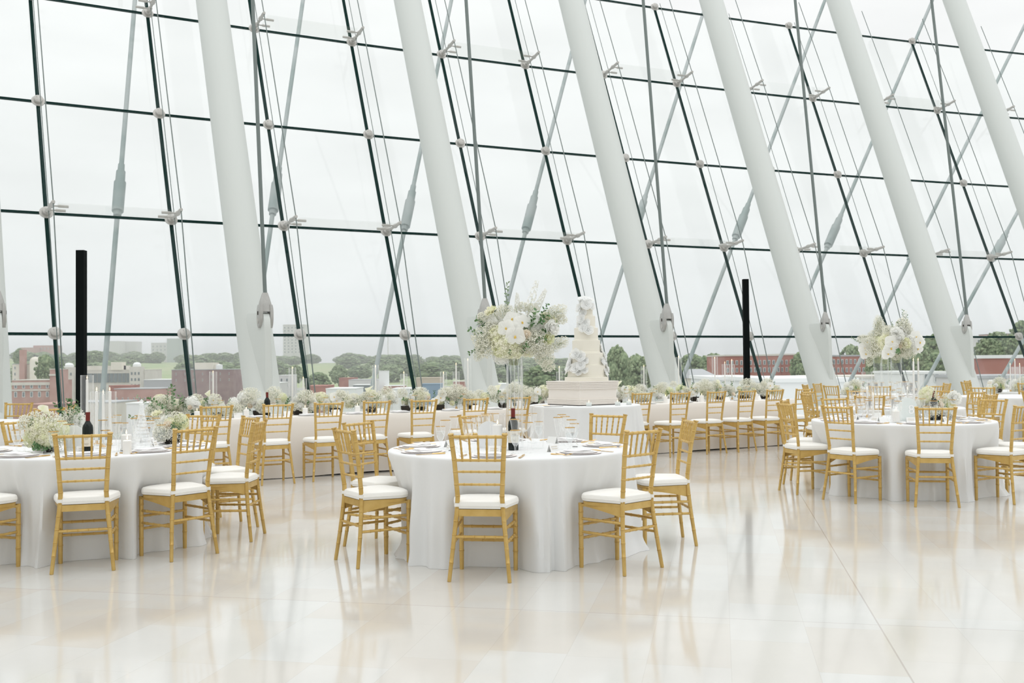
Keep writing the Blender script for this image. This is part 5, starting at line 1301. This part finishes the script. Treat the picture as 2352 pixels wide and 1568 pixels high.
building(778, 812, 868, 520, 14, 'brick', 'small red roofed building in the middle distance', None, 'brick')
building(800, 880, 872, 500, 20, 'paleblock', 'long pale shed right of the small red roof', None, 'greyroof')
building(810, 850, 884, 440, 12, 'winglass', 'grey blue shed in front of the long pale shed', None, 'whiteroof')
o, w, h = building(870, 891, 852, 470, 4, 'whiteroof', 'white square billboard-like block in the middle distance', None, 'whiteroof')
building(880, 925, 886, 460, 14, 'brick', 'red brick strip right of the white square block', None, 'whiteroof')
building(700, 748, 887, 300, 14, 'brick', 'bright red brick building behind the left chairs of the long table', None, 'brick')
building(748, 815, 893, 290, 16, 'whiteroof', 'white warehouse roof behind the long table flowers', None, 'whiteroof')
building(900, 960, 893, 300, 14, 'whiteroof', 'white warehouse behind the middle glass cylinders', None, 'whiteroof')
building(955, 1010, 868, 420, 16, 'tanroof', 'building with sloping tan roof', None, 'tanroof')
building(968, 1014, 882, 380, 10, 'blue', 'blue shed below the tan roof', None, 'blue')
building(1040, 1075, 876, 420, 12, 'brick', 'small red block left of the second column', None, 'stone')
building(1128, 1200, 882, 350, 14, 'whiteroof', 'white low roof right of the second column', None, 'whiteroof')
building(560, 640, 880, 360, 14, 'paleblock', 'pale building hidden behind the left column', None, 'whiteroof')
building(640, 665, 862, 420, 14, 'paleblock', 'pale low block right of the left column', (2, (872, 884), .5, 1.5), 'whiteroof')
# right
o, w, h = building(1588, 1650, 868, 120, 8, 'cream', 'beige wall of the small house left of the brick block', None, 'tanroof')
mb = MB(); rz = outz(1610, 847, 120)-GZ; mb.add([(-w/2-.3, -.3, h), (w/2+.3, -.3, h), (w/2+.3, 8.3, h), (-w/2-.3, 8.3, h), (-w/2+.4, 4, rz), (w/2-1.2, 4, rz)], ((0, 1, 5, 4), (1, 2, 5), (2, 3, 4, 5), (3, 0, 4))); link('pitched_roof', mb.mesh('pitched_roof', M['greyroof'], False), o)
building(1665, 1792, 817, 170, 16, 'brick', 'red brick block with arched pale windows, larger part', (12, (832, 849), .52, .80), 'stone')
building(1790, 1842, 815, 172, 16, 'brick', 'red brick block with pale windows, right part beside the tree', (5, (831, 848), .48, .80), 'stone')
o, w, h = building(1900, 1987, 818, 165, 16, 'brick', 'red brick building with two rows of windows left of the tall vases', (9, (830, 849), .50, .80), 'greyroof')
building(1640, 1760, 872, 75, 10, 'whiteroof', 'bright white flat roof below the brick block', None, 'whiteroof')
building(1760, 1965, 877, 62, 12, 'whiteroof', 'nearest bright white parapet roof outside the glass', None, 'whiteroof')
building(1900, 2120, 868, 110, 12, 'whiteroof', 'long pale low roof behind the tall vases', None, 'stone')
o, w, h = building(2090, 2185, 858, 100, 10, 'whiteroof', 'low white garage building left of the last column', (4, (867,), .5, .9), 'whiteroof')
o, w, h = building(2240, 2420, 822, 120, 14, 'brick', 'plain red brick wall with white coping at the right edge', None, 'whiteroof', par=.4)
building(2240, 2420, 868, 85, 8, 'paleblock', 'pale low wall below the red brick wall', None, 'greyroof')
building(2240, 2300, 772, 420, 20, 'paleblock', 'pale far building above the trees at right', (4, (785,), .4, 2.5), 'whiteroof')
building(2290, 2345, 766, 520, 20, 'brick_pink', 'pink brick far building above the trees at right', (5, (780,), .4, 3), 'greyroof')
building(2128, 2150, 790, 300, 10, 'greenblock', 'greenish tower shape behind the last column trees', None, 'greenblock')

# ------------------------------------------------------------------ world: overcast sky
w = bpy.data.worlds.new('overcast'); scn.world = w; w.use_nodes = True; nt = w.node_tree; nt.nodes.clear()
N = nt.nodes.new; L = nt.links.new
out = N('ShaderNodeOutputWorld'); bg = N('ShaderNodeBackground'); tc = N('ShaderNodeTexCoord'); sx = N('ShaderNodeSeparateXYZ')
L(tc.outputs['Generated'], sx.inputs[0])
rp = N('ShaderNodeValToRGB'); e = rp.color_ramp.elements
K = 1/2.0
def c3(r, g, b): return (r*K, g*K, b*K, 1)
e[0].position = 0.0; e[0].color = c3(.89, .925, .94); e[1].position = 1.0; e[1].color = c3(1.9, 1.93, 1.95)
for p_, c_ in ((.012, (.93, .965, .975)), (.06, (.925, .955, .96)), (.14, (.925, .95, .945)), (.28, (.95, .97, .965)), (.36, (.965, .98, .975)), (.5, (1.22, 1.24, 1.24))):
    q = e.new(p_); q.color = c3(*c_)
L(sx.outputs['Z'], rp.inputs['Fac'])
mp = N('ShaderNodeMapping'); mp.inputs['Scale'].default_value = (2.0, 2.0, 7.0); L(tc.outputs['Generated'], mp.inputs['Vector'])
ns = N('ShaderNodeTexNoise'); ns.inputs['Scale'].default_value = 2.6; ns.inputs['Detail'].default_value = 6; L(mp.outputs['Vector'], ns.inputs['Vector'])
mr = N('ShaderNodeMapRange'); mr.inputs['From Min'].default_value = .3; mr.inputs['From Max'].default_value = .7; mr.inputs['To Min'].default_value = .94; mr.inputs['To Max'].default_value = 1.04; L(ns.outputs['Fac'], mr.inputs['Value'])
ml = N('ShaderNodeVectorMath'); ml.operation = 'SCALE'; L(rp.outputs['Color'], ml.inputs[0]); L(mr.outputs[0], ml.inputs['Scale'])
L(ml.outputs[0], bg.inputs['Color']); bg.inputs['Strength'].default_value = 1/K; L(bg.outputs[0], out.inputs[0])

scn.view_settings.view_transform = 'Standard'; scn.view_settings.look = 'None'; scn.view_settings.gamma = 1.0; scn.view_settings.exposure = 0.0
scn.view_settings.use_curve_mapping = False
